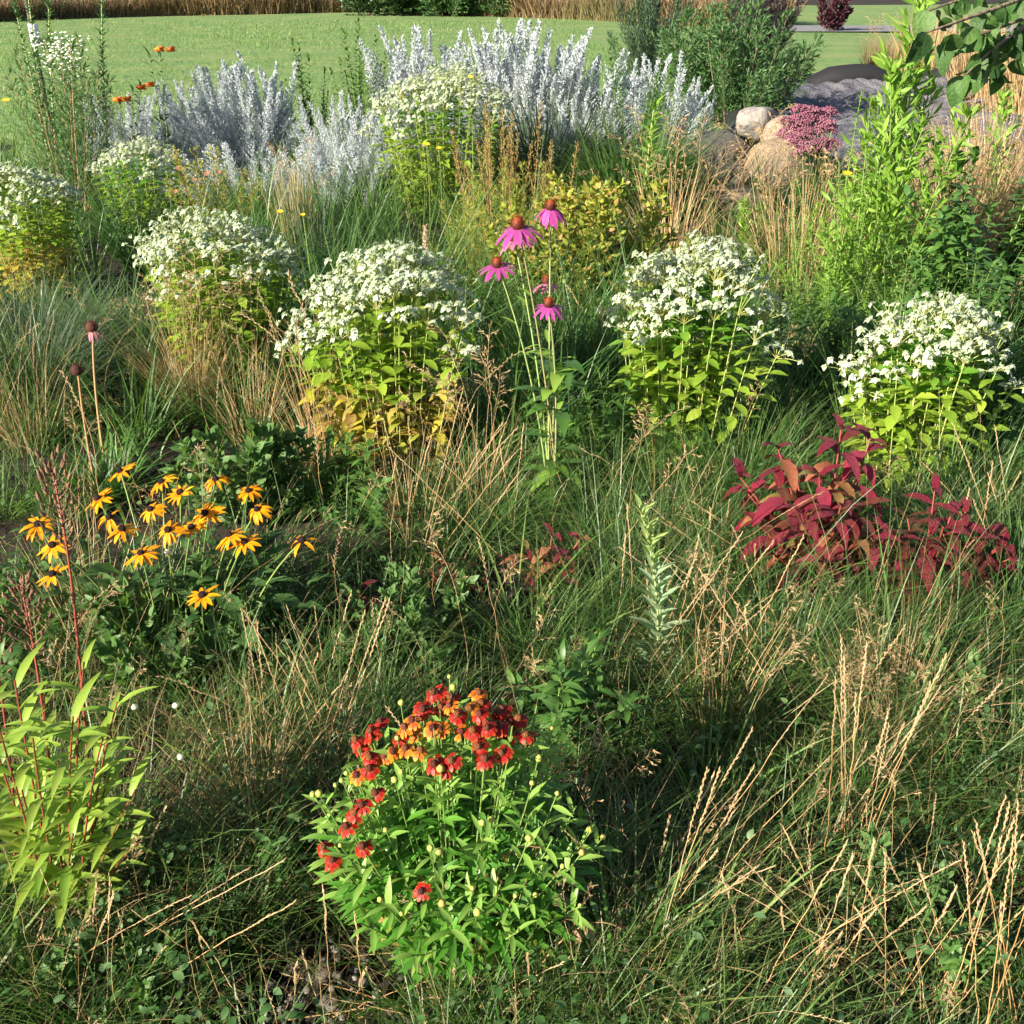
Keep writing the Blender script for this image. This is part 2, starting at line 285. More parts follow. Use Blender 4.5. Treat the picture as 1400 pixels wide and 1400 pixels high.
def scatter(n, y0, y1, pw=1.3, half=.62, extra=.5):
    """ground points spread evenly over the view: denser near the viewer"""
    u = U(0, 1, n); q = 1 - pw + 1e-6; Y = (y0 ** q + u * (y1 ** q - y0 ** q)) ** (1 / q)
    X = U(-1, 1, n) * (half * np.sqrt(Y ** 2 + 2.0) * .92 + extra)
    return np.stack([X, Y, np.zeros(n)], -1)
def pnoise(P, s=1.0, ph=0.0):
    x, y = P[:, 0] * s, P[:, 1] * s
    return .5 + .25 * (np.sin(1.7 * x + 2.1 * np.sin(.9 * y + ph) + ph) + np.sin(2.3 * y + 1.6 * np.sin(1.3 * x - ph) + 2 * ph))
BARE = G(430, 1345)
def keep_off(P, spots):
    ok = np.ones(len(P), bool)
    for c, r in spots: ok &= np.hypot(P[:, 0] - c[0], P[:, 1] - c[1]) > r * U(.7, 1.15, len(P))
    return P[ok]
LINER = lambda P: (P[:, 1] > 9.2 + .9 * (3.6 - P[:, 0]).clip(0, 3)) & (P[:, 0] > 2.2)
SPOTS = [(BARE, .17), (G(520, 1380), .12), (G(620, 1300), .1), (G(893, 955), .13), (G(1120, 830), .24), (G(1260, 845), .26), (G(1340, 830), .2), (G(1190, 850), .15), (G(530, 620), .26), (G(925, 625), .25), (G(1236, 645), .25), (G(318, 515), .30), (G(540, 660), .16), (G(925, 665), .16), (G(745, 830), .13), (G(620, 830), .1), (G(490, 870), .09)]

def tufts(nt, per, y0, y1, L, wd, mats, name, label, lean=(.1, .8), bend=(.3, 1.3), pw=1.3, dens=None, rad=.05, n=4, extra=.5):
    C = scatter(nt, y0, y1, pw, extra=extra); C = keep_off(C, SPOTS); C = C[~LINER(C)]
    if dens is not None: C = C[U(0, 1, len(C)) < dens(C)]
    hn = .5 * pnoise(C, 2.3, .4) + .5 * pnoise(C, .9, 2.0); C = C[U(0, 1, len(C)) < 1.8 * hn - .08]; hn = .35 + 1.3 * (.5 * pnoise(C, 2.3, .4) + .5 * pnoise(C, .9, 2.0))
    k = len(C); B = np.repeat(C, per, 0); m = len(B); az = U(0, 2 * np.pi, m)
    r = rad * np.sqrt(U(0, 1, m)) * np.repeat(U(.6, 1.6, k), per)
    B = B + np.stack([r * np.cos(az), r * np.sin(az), np.full(m, -.03)], -1)
    az2 = az + U(-.7, .7, m); Ls = np.repeat(U(.6, 1.25, k) * hn * np.clip(.34 + .30 * C[:, 1], .62, 1.1), per) * U(L[0], L[1], m)
    tint = np.repeat(U(0, 1, k), per) * .5 + U(0, .5, m)
    mb = MB(); blades(mb, B, az2, Ls, U(*lean, m), U(*bend, m), U(*wd, m), tint, n)
    return obj(name, mb.mesh(name, mats), label=label, category='grass', kind='stuff')
tufts(1500, 54, .72, 5.4, (.12, .38), (.0013, .0042), M['grass'], 'meadow_grass', 'fine green meadow grass filling the gaps between the flowers', pw=1.25)
tufts(800, 44, 3.8, 11, (.22, .60), (.004, .009), M['grass'], 'tall_meadow_grass', 'taller dark green grass between the back row plants', pw=.9, lean=(.05, .6))
tufts(330, 22, .75, 5.5, (.14, .46), (.0010, .0019), M['dry'], 'dry_grass', 'wispy straw coloured dead grass woven through the meadow', lean=(.1, 1.1), dens=lambda C: .35 + .6 * pnoise(C, 1.7, 1.0))
tufts(520, 34, .72, 2.3, (.14, .40), (.0009, .0019), M['thatch'], 'grass_thatch', 'brown matted dead grass in front of and beside the scarlet flowers', lean=(.2, 1.3), bend=(.0, 1.0), dens=lambda C: .3 + .8 * pnoise(C, 2.9, 5.0), pw=1.0, rad=.08)
tufts(300, 18, .8, 5.5, (.14, .36), (.004, .0085), M['broad'], 'broad_grass', 'broader bright green grass blades mixed into the fine meadow grass', lean=(.1, .9), bend=(.3, 1.5), n=5)
# low broad-leaved ground cover
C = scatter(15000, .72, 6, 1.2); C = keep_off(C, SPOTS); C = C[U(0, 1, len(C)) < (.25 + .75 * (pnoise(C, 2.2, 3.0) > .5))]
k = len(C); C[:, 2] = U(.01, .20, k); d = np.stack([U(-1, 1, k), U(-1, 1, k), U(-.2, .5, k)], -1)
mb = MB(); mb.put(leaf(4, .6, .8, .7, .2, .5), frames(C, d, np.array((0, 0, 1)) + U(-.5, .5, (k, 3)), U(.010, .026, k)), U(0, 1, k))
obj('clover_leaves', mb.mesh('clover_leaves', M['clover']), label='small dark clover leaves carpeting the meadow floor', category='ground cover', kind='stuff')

# lawn blades
Cl = scatter(95000, 10.8, 44, 1.1, half=.60, extra=1.0); Cl = Cl[~LINER(Cl)]; Cl = Cl[Cl[:, 1] > EDGE(Cl[:, 0])]
k = len(Cl); sz = .5 + Cl[:, 1] / 22
mb = MB(); blades(mb, Cl, U(0, 6.28, k), U(.03, .10, k) * (.5 + 1.1 * pnoise(Cl, 2.6)) * (.7 + .6 * pnoise(Cl, .5)), U(.0, .6, k), U(.2, .9, k), .008 * sz, U(0, 1, k), 2)
obj('lawn_grass', mb.mesh('lawn_grass', M['lawn_blade']), label='mown bright green lawn grass behind the silver plants', category='grass', kind='stuff')
# unmown field along the far edge of the lawn
k = 42000; fx = U(-36, 9.5, k); P = np.stack([fx, np.clip(51 - 11 * ((fx + 8) / 13) ** 2, 39, 52) + np.abs(rng.normal(0, 1.6, k)) + .5 * np.sin(fx * .7), np.zeros(k)], -1)
mb = MB(); blades(mb, P, U(0, 6.28, k), U(.4, 1.5, k) * (.6 + .7 * pnoise(P, .5)), U(.0, .6, k), U(.0, 1.0, k), U(.02, .045, k), pnoise(P, .25) * .6 + U(0, .4, k), 3)
obj('field_grass', mb.mesh('field_grass', M['field']), label='tall tan unmown field grass along the far lawn edge', category='grass', kind='stuff')

# ------------------------------------------------------------------ shared plant units
LANCE = leaf(5, .22, .8, .9, .25, .5); LANCE_D = leaf(6, .26, .75, .9, .2, 1.1, .12); OVATE = leaf(5, .52, .72, .75, .22, .45, .05)
OVATE_D = leaf(5, .5, .72, .75, .3, 1.1, .1); SMALL = leaf(2, .34, .8, .9, .2, .3); NARROW = leaf(3, .13, .8, .8, .3, .5); BRACT = leaf(4, .66, .62, .62, .2, .7, .06)
GA = 2.399963
def shoot(H, n, ll, lw=1.0, t0=.1, up=.7, mats=0, tp=LANCE, prof=None, bow=.08, rad=.004, stem_mat=0, leaf_mat=1, seed=0, top=.5):
    """one upright leafy stem"""
    g = np.random.default_rng(seed); az = g.uniform(0, 6.28)
    b = bow * H; path = bez((0, 0, 0), (b * .3 * math.cos(az), b * .3 * math.sin(az), H * .5), (b * math.cos(az), b * math.sin(az), H), 8)
    mb = MB(); tube(mb, path, np.linspace(rad, rad * .35, 8), 4, mat=stem_mat)
    ts = t0 + (1 - t0) * (np.arange(n) + .5) / n; pos = np.array([at_t(path, t)[0] for t in ts])
    q = np.arange(n) * GA + g.uniform(-.3, .3, n); el = up * (1 - .2 * ts) + g.uniform(-.25, .25, n) + (ts > .93) * .5
    d = np.stack([np.cos(q) * np.cos(el), np.sin(q) * np.cos(el), np.sin(el)], -1)
    pr = (prof(ts) if prof else (1 - (1 - top) * ts)) * g.uniform(.75, 1.15, n)
    mb.put(tp, frames(pos, d, (0, 0, 1), np.stack([ll * pr * lw, ll * pr, ll * pr], -1)), g.uniform(0, 1, n), leaf_mat)
    return mb
def plume(H, nb, bl, nl, ll, seed=0, t0=.25, up=.95, bow=.08, tp=SMALL, rad=.004, prof=None):
    """an upright stem with short branchlets covered in small leaves or buds"""
    g = np.random.default_rng(seed); az = g.uniform(0, 6.28); b = bow * H
    path = bez((0, 0, 0), (b * .3 * math.cos(az), b * .3 * math.sin(az), H * .5), (b * math.cos(az), b * math.sin(az), H), 8)
    mb = MB(); tube(mb, path, np.linspace(rad, rad * .4, 8), 4)
    for i in range(nb):
        t = t0 + (1 - t0) * (i + .5) / nb; p, tg = at_t(path, t); q = i * GA + g.uniform(-.4, .4)
        L = bl * (prof(t) if prof else (1.05 - t) ** .6) * g.uniform(.6, 1.2); el = up + g.uniform(-.15, .2)
        d = np.array((math.cos(q) * math.cos(el), math.sin(q) * math.cos(el), math.sin(el)))
        s = (np.arange(nl) + .7) / nl; pos = p + d * (L * s)[:, None] + np.array((0, 0, .15 * L)) * (s ** 2)[:, None]
        dd = d + g.uniform(-.8, .8, (nl, 3)); dd[:, 2] += .3
        mb.put(tp, frames(pos, dd, g.uniform(-1, 1, (nl, 3)) + np.array((0, 0, .6)), ll * g.uniform(.7, 1.2, nl)), g.uniform(0, 1, nl), 1)
    return mb
def rotz_tilt(pos, az, tilt, tdir, sc):
    k = len(pos); up = np.stack([np.sin(tilt) * np.cos(tdir), np.sin(tilt) * np.sin(tdir), np.cos(tilt)], -1)
    xr = np.stack([np.cos(az), np.sin(az), np.zeros(k)], -1); y = nrm(np.cross(up, xr)); x = np.cross(y, up)
    sc = np.broadcast_to(np.asarray(sc, float), (k,)); m = np.zeros((k, 4, 4))
    m[:, :3, 0] = x * sc[:, None]; m[:, :3, 1] = y * sc[:, None]; m[:, :3, 2] = up * sc[:, None]; m[:, :3, 3] = pos; m[:, 3, 3] = 1; return m
def clump(name, label, cat, base, meshes, n, rad, tilt, sc, group=None, part='stem', tdir=None, foot=.45, jit=.05):
    """a plant of many stems fanning out of one foot: every stem is a part"""
    t = thing(name, label, cat, (base[0], base[1], 0), group)
    q = U(0, 6.28, n); r = rad * np.sqrt(U(0, 1, n)); pos = np.stack([r * np.cos(q) * foot, r * np.sin(q) * foot, np.full(n, -.02)], -1)
    tl = np.clip(tilt * r / rad + U(-jit, jit, n), 0, 1.3); td = q if tdir is None else np.full(n, tdir) + U(-.6, .6, n)
    sz = U(sc[0], sc[1], n) * (1 - .12 * r / rad); sz[::6] = sc[1] * U(.92, 1.0, len(sz[::6])); tl[::6] *= .4
    ms = rotz_tilt(pos, U(0, 6.28, n), tl, td, sz)
    for i in range(n): obj(part, meshes[i % len(meshes)], t, ms[i])
    return t
def split(parent, name, tp, mats, mat, tint=None, limit=300, mass='foliage', order=None):
    """the leaves that show largest become parts of their own, the rest one joined part"""
    k = len(mats); me = to_mesh(name, tp, mat)
    loc = np.array(parent.location); d = np.linalg.norm(mats[:, :3, 3] + loc - CAM, axis=1) if order is None else order
    idx = np.argsort(d)
    for i in idx[:limit]: obj(name, me, parent, mats[i])
    if k > limit:
        mb = MB(); mb.put(tp, mats[idx[limit:]], U(0, 1, k - limit)); obj(mass, mb.mesh(mass, mat), parent, kind='stuff')
def stem(parent, path, r0, r1, mat, name='stem', m=5):
    mb = MB(); tube(mb, path, np.linspace(r0, r1, len(path)), m, U(0, 1)); return obj(name, mb.mesh(name, mat), parent)

# ------------------------------------------------------------------ stones, pond sheet, far things
def liner_z(X, Y):
    q = X * .8 + .6 * Y; f = .035 * np.sin(X * 5 + 2.2 * np.sin(Y * 1.3)) + .03 * np.sin(Y * 7.1 + 1.7 * np.sin(X * 2.1)) + .028 * np.abs(np.sin(X * 9 - Y * 6 + 2 * np.sin(X * 3))) + .025 * np.abs(np.sin(Y * 11 + 3 * np.sin(X * 1.7) + X * 2)) + .015 * np.sin(X * 23 + Y * 17 + 3 * np.sin(Y * 5))
    return .10 + f + .07 * np.sin(X * .9 + .4) + .22 * np.clip((Y - 14.8) / 1.6, 0, 1) ** 1.5
ln = sheet('pond_liner', 2.6, 9.5, 9.4, 16.4, 170, 190, liner_z, M['liner'])
ln['label'] = 'crumpled grey plastic pond sheet spread out behind the tall goldenrod'; ln['category'] = 'pond liner'
X = np.linspace(2.4, 9.6, 40); Z = liner_z(X, np.full(40, 16.4))
mb = MB(); tube(mb, np.stack([X, np.full(40, 16.45), Z - .02], -1), .15 + .05 * np.sin(X * 3), 8)
X2 = np.full(30, 2.55); Y2 = np.linspace(11.5, 16.4, 30); tube(mb, np.stack([X2 + .2 * np.sin(Y2), Y2, liner_z(X2, Y2) - .02], -1), .12 + .03 * np.sin(Y2 * 4), 8)
obj('rim', mb.mesh('rim', M['black_edge']), ln)
def rock(label, px, py, wpx, hpx, Y, cols, dpt=1.0, seed=0, z0=None, n=22, m=34):
    g = np.random.default_rng(seed); c = A(px, py, Y); s = mpp(c); rx, rz = wpx * s / 2, hpx * s / 2 * 1.15; ry = rx * dpt
    V = []; pn = nrm(g.normal(0, 1, (13, 3))); ph = g.uniform(.74, 1.0, 13); fr = g.normal(0, 1, (5, 3)) * 4
    for i in range(n + 1):
        th = np.pi * np.clip(i / n, .012, .988)
        for j in range(m):
            q = 2 * np.pi * j / m; d = np.array((math.sin(th) * math.cos(q), math.sin(th) * math.sin(q), math.cos(th)))
            dt = pn @ d; k = min(1.04, np.min(np.where(dt > .1, ph / np.maximum(dt, .1), 9))) + .012 * np.sin(fr @ d).sum()
            V.append(d * k * (rx, ry, rz) * 1.1)
    Q = [(i * m + j, (i + 1) * m + j, (i + 1) * m + (j + 1) % m, i * m + (j + 1) % m) for i in range(n) for j in range(m)]
    V = np.array(V); Q = np.array(Q)
    o = obj('boulder', to_mesh('boulder', (V, Q, np.zeros(len(V)), np.zeros(len(V)), np.zeros(len(Q), int)), rock_mat('stone', *cols)), label=label, category='rock', group='boulders beside the pond')
    o.location = [c[0], c[1], max(c[2], rz * .55) if z0 is None else z0]; return o
TAN = ((.24, .18, .12), (.34, .26, .18), (.19, .15, .11)); GREY = ((.05, .05, .055), (.11, .105, .105), (.12, .095, .08)); WHT = ((.30, .27, .25), (.40, .36, .33), (.27, .25, .23)); BRN = ((.14, .11, .09), (.21, .16, .13), (.17, .13, .11))
rock('dark grey boulder with rusty top edge, heaped beside the pale round stone', 985, 232, 92, 58, 9.4, GREY, .9, 3, z0=.27)
rock('pale whitish rounded boulder on top of the stone heap', 1031, 203, 52, 38, 9.7, WHT, 1, 4, z0=.52)
rock('cream sunlit boulder between the pale round stone and pink sedum', 1066, 212, 46, 44, 9.5, ((.30, .24, .19), (.38, .31, .25), (.26, .21, .17)), 1, 5, z0=.42)
rock('big tan boulder in front of the stone heap, behind the straw grass', 1060, 250, 92, 70, 9.0, TAN, .9, 6, z0=.22)
rock('reddish brown boulder lying below the dark grey one', 1000, 262, 60, 34, 9.0, BRN, .9, 7, z0=.16)
rock('flat brown boulder half hidden by grass under the stone heap', 1000, 290, 84, 36, 8.5, BRN, .8, 8, z0=.08)
rock('flat tan stone weighing down the grey pond sheet', 1313, 138, 32, 15, 14.6, TAN, .8, 9, z0=.27)
rock('brown stone at the far black rim of the pond sheet', 1243, 122, 24, 15, 15.6, BRN, .8, 10, z0=.38)

def shrub(name, label, px, py, hgt, wpx, meshes, n, tilt=.6, sc=None, cat='shrub', group=None):
    b = G(px, py); W = wpx * mpp(b)
    return clump(name, label, cat, b, meshes, n, W * .42, tilt, sc or (hgt * .7, hgt * 1.05), group)
def unit_meshes(fn, k, name, mats): return [fn(i).mesh(name, mats) for i in range(k)]
UM = {}
UM['willow'] = unit_meshes(lambda i: plume(1, 34, .30, 9, .065, seed=i, t0=.12, up=.75, rad=.008, tp=LANCE), 4, 'leafy_branch', [M['bark'], M['willow_leaf']])
UM['bushy'] = unit_meshes(lambda i: plume(1, 40, .34, 10, .075, seed=20 + i, t0=.05, up=.5, rad=.012, tp=OVATE), 4, 'leafy_branch', [M['bark'], M['dark_leaf']])
UM['bushy2'] = unit_meshes(lambda i: plume(1, 40, .34, 10, .075, seed=20 + i, t0=.05, up=.5, rad=.012, tp=OVATE), 3, 'leafy_branch', [M['bark'], M['willow_leaf']])
UM['purple'] = unit_meshes(lambda i: plume(1, 40, .3, 10, .10, seed=30 + i, t0=.15, up=.6, rad=.012, tp=OVATE), 3, 'leafy_branch', [M['bark'], M['purple_leaf']])
UM['wisp'] = unit_meshes(lambda i: plume(1, 44, .24, 12, .05, seed=40 + i, t0=.1, up=1.0, rad=.006, tp=NARROW), 3, 'wispy_branch', [M['stem'], M['conifer']])
UM['helio'] = unit_meshes(lambda i: plume(1, 60, .2, 12, .06, seed=50 + i, t0=.05, up=.9, rad=.01, tp=NARROW), 3, 'dark_branch', [M['bark'], M['purple_black']])
shrub('leafy_shrub', 'rounded grey-green willow-leaved shrub behind the stone heap', 1000, 172, 1.35, 200, UM['willow'], 46, .75)
shrub('wispy_shrub', 'wispy dark blue-green feathery shrub beside the willow-leaved shrub', 885, 150, 1.55, 105, UM['wisp'], 26, .45)
shrub('dark_shrub', 'near-black upright shrub rising behind the willow-leaved shrub', 1028, 118, 1.55, 90, UM['helio'], 22, .35)
shrub('purple_shrub', 'purple-leaved shrub beside the grey road', 1130, 44, 1.0, 34, UM['purple'], 10, .7)
for i, (px, lab) in enumerate([(498, 'dark green hedge shrub where the tan field grass ends'), (560, 'dark green hedge shrub next to a paler one along the lawn'), (742, 'dark hedge shrub with bare pale twigs behind the silver spires'), (800, 'dark hedge shrub behind the shortest silver spires')]):
    shrub('hedge_shrub', lab, px, 22, 2.4, 75, UM['bushy'], 13, .8, group='shrubs along the far lawn edge')
for i, (px, lab) in enumerate([(612, 'mid green hedge shrub behind the large white mint'), (672, 'leafy mid green hedge shrub by the tallest silver spire')]):
    shrub('hedge_shrub', lab, px, 23, 2.2, 70, UM['bushy2'], 13, .8, group='shrubs along the far lawn edge')

# white marker and post by the tall asters
mk = thing('marker_post', 'dark wooden post with a white plastic sleeve behind tall white asters', 'post', A(47, 60, 10.5) * (1, 1, 0))
s = mpp(A(47, 60, 10.5)); zt, zb = A(47, 0, 10.5)[2], A(47, 66, 10.5)[2]
mb = MB(); tube(mb, np.array([(0, 0, -.1), (0, 0, .6), (.005, 0, zt + .3)]), .02, 6); obj('post', mb.mesh('post', M['dark_wood']), mk)
mb = MB(); mb.raw(*lathe([(.04, 0), (.043, .01), (.043, .18), (.04, .185), (.03, .185)], 10)); o = obj('sleeve', mb.mesh('sleeve', M['white_paint']), mk); o.location = (.03, -.03, zb + .02)

# straw coloured grasses at the back
def grass_clump(name, label, base, n, L, lean, bend, wd, mat, nst=0, stH=(0, 0), rad=.1, n_seg=5, seeds=None, st_tilt=.35, group=None, foot=None):
    t = thing(name, label, 'grass', (base[0], base[1], 0), group); q = U(0, 6.28, n); r = rad * np.sqrt(U(0, 1, n))
    B = np.stack([r * np.cos(q), r * np.sin(q), np.full(n, -.02)], -1); mb = MB()
    blades(mb, B, q + U(-.6, .6, n), U(*L, n), U(*lean, n), U(*bend, n), U(*wd, n), U(0, 1, n), n_seg)
    obj('blades', mb.mesh('blades', mat), t, kind='stuff')
    if nst:
        q = U(0, 6.28, nst); pos = np.stack([rad * .6 * np.cos(q), rad * .6 * np.sin(q), np.zeros(nst)], -1)
        ms = rotz_tilt(pos, U(0, 6.28, nst), U(0, st_tilt, nst), q + U(-.5, .5, nst), U(*stH, nst))
        for i in range(nst): obj('seed_stalk', seeds[i % len(seeds)], t, ms[i])
    return t
SPIKELET = leaf(2, .22, .8, .8, .4, .2)
def seed_stalk(seed, kind='rye', bow=.2, rad=.0019):
    """unit-high dry stalk with its seed head"""
    g = np.random.default_rng(seed); az = g.uniform(0, 6.28); dx = np.array((math.cos(az), math.sin(az), 0))
    path = bez((0, 0, 0), (0, 0, .6), dx * bow + np.array((0, 0, 1 - bow * .35)), 12); path[1:-1] += g.normal(0, .006, (10, 3))
    mb = MB(); tube(mb, path, np.linspace(rad, rad * .5, 12), 3)
    if kind == 'rye':
        n = 18; ts = .70 + .30 * (np.arange(n) + .5) / n
        P = [at_t(path, t) for t in ts]; pos = np.array([p[0] for p in P]); tg = np.array([p[1] for p in P])
        sd = np.where(np.arange(n) % 2, 1, -1)[:, None] * nrm(np.cross(tg, (.3, .4, .2))); d = tg + sd * .35 + g.normal(0, .08, (n, 3))
        mb.put(SPIKELET, frames(pos, d, np.cross(tg, sd), g.uniform(.018, .026, n)), g.uniform(0, 1, n), 1)
    elif kind == 'foxtail':
        n = 70; ts = .80 + .20 * np.arange(n) / n; P = [at_t(path, t) for t in ts]; pos = np.array([p[0] for p in P]); tg = np.array([p[1] for p in P])
        d = tg + g.normal(0, .5, (n, 3)); mb.put(SPIKELET, frames(pos, d, g.normal(0, 1, (n, 3)), g.uniform(.018, .026, n)), g.uniform(0, 1, n), 1)
    else:
        nb = 12
        for i in range(nb):
            p, tg = at_t(path, .66 + .34 * (i + .5) / nb); q = g.uniform(0, 6.28); L = .13 * (1 - .55 * i / nb) * g.uniform(.6, 1.2)
            d = nrm(tg + np.array((math.cos(q), math.sin(q), 0)) * .8); e = p + d * L + np.array((0, 0, -L * .35)); br = bez(p, p + d * L * .6, e, 4)
            tube(mb, br, rad * .3, 3); m = 7; pos = np.array([at_t(br, .25 + .75 * j / m)[0] for j in range(m)])
            mb.put(SPIKELET, frames(pos, d + g.normal(0, .35, (m, 3)) + np.array((0, 0, -.4)), g.normal(0, 1, (m, 3)), g.uniform(.016, .026, m)), g.uniform(0, 1, m), 1)
    return mb
SEED = {k: [seed_stalk(100 + i, k, b).mesh('seed_stalk', [M['straw'], M['seed']]) for i, b in enumerate((.05, .15, .3, .45))] for k in ('rye', 'foxtail', 'panicle')}

def at_mint(*a): pass
# back right: tan grass stands
for px, py, lab, n, L in [(1215, 105, 'greenish tan uncut grass stand just past the pond sheet rim', 600, (.4, .8)), (1272, 118, 'golden upright grass stand at the far rim of the pond sheet', 700, (.7, 1.25)), (1350, 150, 'golden leaning grass stand below the overhanging heart leaves', 700, (.7, 1.2)), (1400, 165, 'rusty tan grass stand at the pond sheet corner under the branch', 600, (.6, 1.1))]:
    grass_clump('tan_grass_stand', lab, G(px, py), n, L, (.0, .35), (.05, .6), (.008, .016), M['dry'] if px != 1215 else M['field'], 12, (.8, 1.2), .45, 5, SEED['panicle'], .3, 'tan grass stands round the pond')

# ------------------------------------------------------------------ silver artemisia
sil_prof = lambda t: (1.04 - t) ** 1.0 * 1.25
UM['silver'] = unit_meshes(lambda i: plume(1, 105, .16, 11, .022, seed=60 + i, t0=.12, up=.92, rad=.005, prof=sil_prof, bow=.22), 5, 'silver_spire', [M['silver_stem'], M['silver']])
UM['silver_wide'] = unit_meshes(lambda i: plume(1, 70, .26, 9, .040, seed=70 + i, t0=.06, up=.75, rad=.005, bow=.2), 3, 'silver_spire', [M['silver_stem'], M['silver']])
SG = 'silver artemisia along the lawn'
for px, top, Y, wpx, n, tl, lab in [
    (180, 118, 9.6, 110, 30, .30, 'silver artemisia with spires beside the tall green leafy stem'),
    (255, 100, 9.9, 60, 14, .22, 'bluish silver artemisia under the orange butterfly weed'),
    (325, 72, 9.8, 110, 34, .30, 'dense silver-blue artemisia with a pointed crest, beside the butterfly weed'),
    (384, 52, 10.1, 22, 5, .06, 'lone slim silver artemisia spire standing clear against the lawn'),
    (470, 118, 9.5, 110, 30, .60, 'sprawling silver artemisia leaning towards the white mint'),
    (538, 35, 10.2, 28, 6, .08, 'slim silver artemisia spire beside the dark green leafy stems'),
    (590, 12, 10.4, 60, 12, .16, 'silver artemisia with three tall spires behind the large white mint'),
    (660, 42, 10.2, 70, 22, .3, 'broad silver artemisia plume with a sloping crest behind the large mint'),
    (720, 14, 10.1, 80, 34, .2, 'tallest and densest silver artemisia, behind the dark green grass'),
    (783, 42, 10.1, 60, 22, .2, 'silver artemisia with twin peaks behind the dark green grass'),
    (832, 82, 10.2, 60, 14, .3, 'bluish shaded silver artemisia beside the twin-peaked one'),
    (800, 122, 9.2, 70, 20, .4, 'low bright silver artemisia in front of the twin-peaked one'),
    (882, 62, 10.0, 70, 16, .35, 'loose silver artemisia mixed with green stems by the wispy shrub'),
    (930, 95, 10.6, 60, 12, .45, 'small silver artemisia tuft at the foot of the willow-leaved shrub')]:
    b = A(px, 240, Y); H = A(px, top, Y)[2]; wd = wpx * mpp(A(px, 150, Y))
    clump('silver_artemisia', lab, 'artemisia', b, UM['silver'], int(n * 2.4), wd * .62, tl * 1.5, (H * .55, H * .95), SG, 'spire', foot=.6, jit=.16)
for px, top, Y, wpx, n, lab in [
    (360, 200, 8.9, 150, 22, 'low mounded silver artemisia skirt in front of the crested one'),
    (465, 205, 8.8, 130, 22, 'low tangled silver artemisia branches beside the upright feather grass'),
    (215, 205, 8.9, 110, 16, 'low pale silver artemisia foliage behind the salmon-tipped bush')]:
    b = A(px, 300, Y); H = A(px, top, Y)[2]; wd = wpx * mpp(A(px, 200, Y))
    clump('silver_artemisia', lab, 'artemisia', b, UM['silver_wide'], int(n * 1.6), wd * .5, .9, (H * .8, H * 1.15), SG, 'spire', foot=.9)

# ------------------------------------------------------------------ back row leafy plants
UM['gold'] = unit_meshes(lambda i: shoot(1, 120, .09, .8, .08, .65, seed=80 + i, top=.28, rad=.005, tp=LANCE_D, bow=.16), 5, 'leafy_stem', [M['stem'], M['gold_leaf']])
UM['gold_br'] = unit_meshes(lambda i: plume(1, 30, .20, 9, .06, seed=90 + i, t0=.25, up=.8, rad=.005, tp=LANCE, bow=.14), 3, 'leafy_stem', [M['stem'], M['gold_leaf']])
UM['gold'] += UM['gold_br']
UM['green'] = unit_meshes(lambda i: shoot(1, 110, .11, 1.5, .05, .5, seed=85 + i, top=.4, rad=.006, tp=LANCE, bow=.1), 4, 'leafy_stem', [M['stem'], M['green_leaf']])
UM['dark'] = unit_meshes(lambda i: shoot(1, 80, .17, 1.4, .03, .4, seed=87 + i, top=.5, rad=.006, tp=LANCE_D, bow=.15), 4, 'leafy_stem', [M['stem'], M['dark_leaf']])
UM['mid'] = unit_meshes(lambda i: shoot(1, 80, .17, 1.4, .03, .4, seed=187 + i, top=.55, rad=.006, tp=LANCE_D, bow=.2), 4, 'leafy_stem', [M['stem'], M['green_leaf']])
UM['yellowg'] = unit_meshes(lambda i: plume(1, 34, .22, 8, .055, seed=95 + i, t0=.08, up=.5, rad=.005, tp=OVATE, bow=.15), 4, 'leafy_stem', [M['stem'], M['yellow_leaf']])
UM['rust'] = unit_meshes(lambda i: plume(1, 40, .11, 8, .018, seed=110 + i, t0=.45, up=1.0, rad=.004, tp=SMALL, bow=.06), 4, 'rusty_spire', [M['tan_stem'], M['rust']])
UM['liatris'] = unit_meshes(lambda i: shoot(1, 210, .055, 2.4, .02, .6, seed=120 + i, top=.8, rad=.006, tp=NARROW, bow=.12), 2, 'leafy_stem', [M['pale_stem'], M['willow_leaf']])
UM['fine'] = unit_meshes(lambda i: plume(1, 36, .2, 8, .05, seed=125 + i, t0=.08, up=.7, rad=.004, tp=NARROW, bow=.1), 3, 'leafy_stem', [M['stem'], M['yellow_leaf']])
UM['fine_green'] = unit_meshes(lambda i: plume(1, 36, .2, 8, .05, seed=125 + i, t0=.08, up=.7, rad=.004, tp=NARROW, bow=.1), 3, 'leafy_stem', [M['tan_stem'], M['willow_leaf']])
def stand(name, label, cat, px, top, Y, wpx, n, um, tl=.3, lo=.7, group=None, part='stem', foot=.6):
    b = A(px, 200, Y); H = A(px, top, Y)[2]; wd = wpx * mpp(A(px, top + 60, Y))
    return clump(name, label, cat, b, UM[um], n, wd * .5, tl, (H * lo, H * 1.10), group, part, foot=foot)
stand('leafy_green_plant', 'dark green leafy stems rising between silver spires and lawn', 'plant', 498, 40, 10.3, 60, 14, 'green', .2)
stand('leafy_green_plant', 'shorter green leafy stems beside the lone slim silver spire', 'plant', 430, 62, 10.2, 50, 9, 'green', .2)
stand('goldenrod_plant', 'goldenrod with slim green stems behind the small silver tuft', 'goldenrod', 862, 60, 9.5, 60, 10, 'green', .3)
stand('goldenrod_plant', 'tallest bright green goldenrod with dense leafy stems by the pond sheet', 'goldenrod', 1182, 40, 5.6, 130, 9, 'gold', .3, .5)
stand('goldenrod_plant', 'bright green goldenrod leaning away from the tallest goldenrod', 'goldenrod', 1245, 85, 5.5, 120, 9, 'gold', .42, .6)
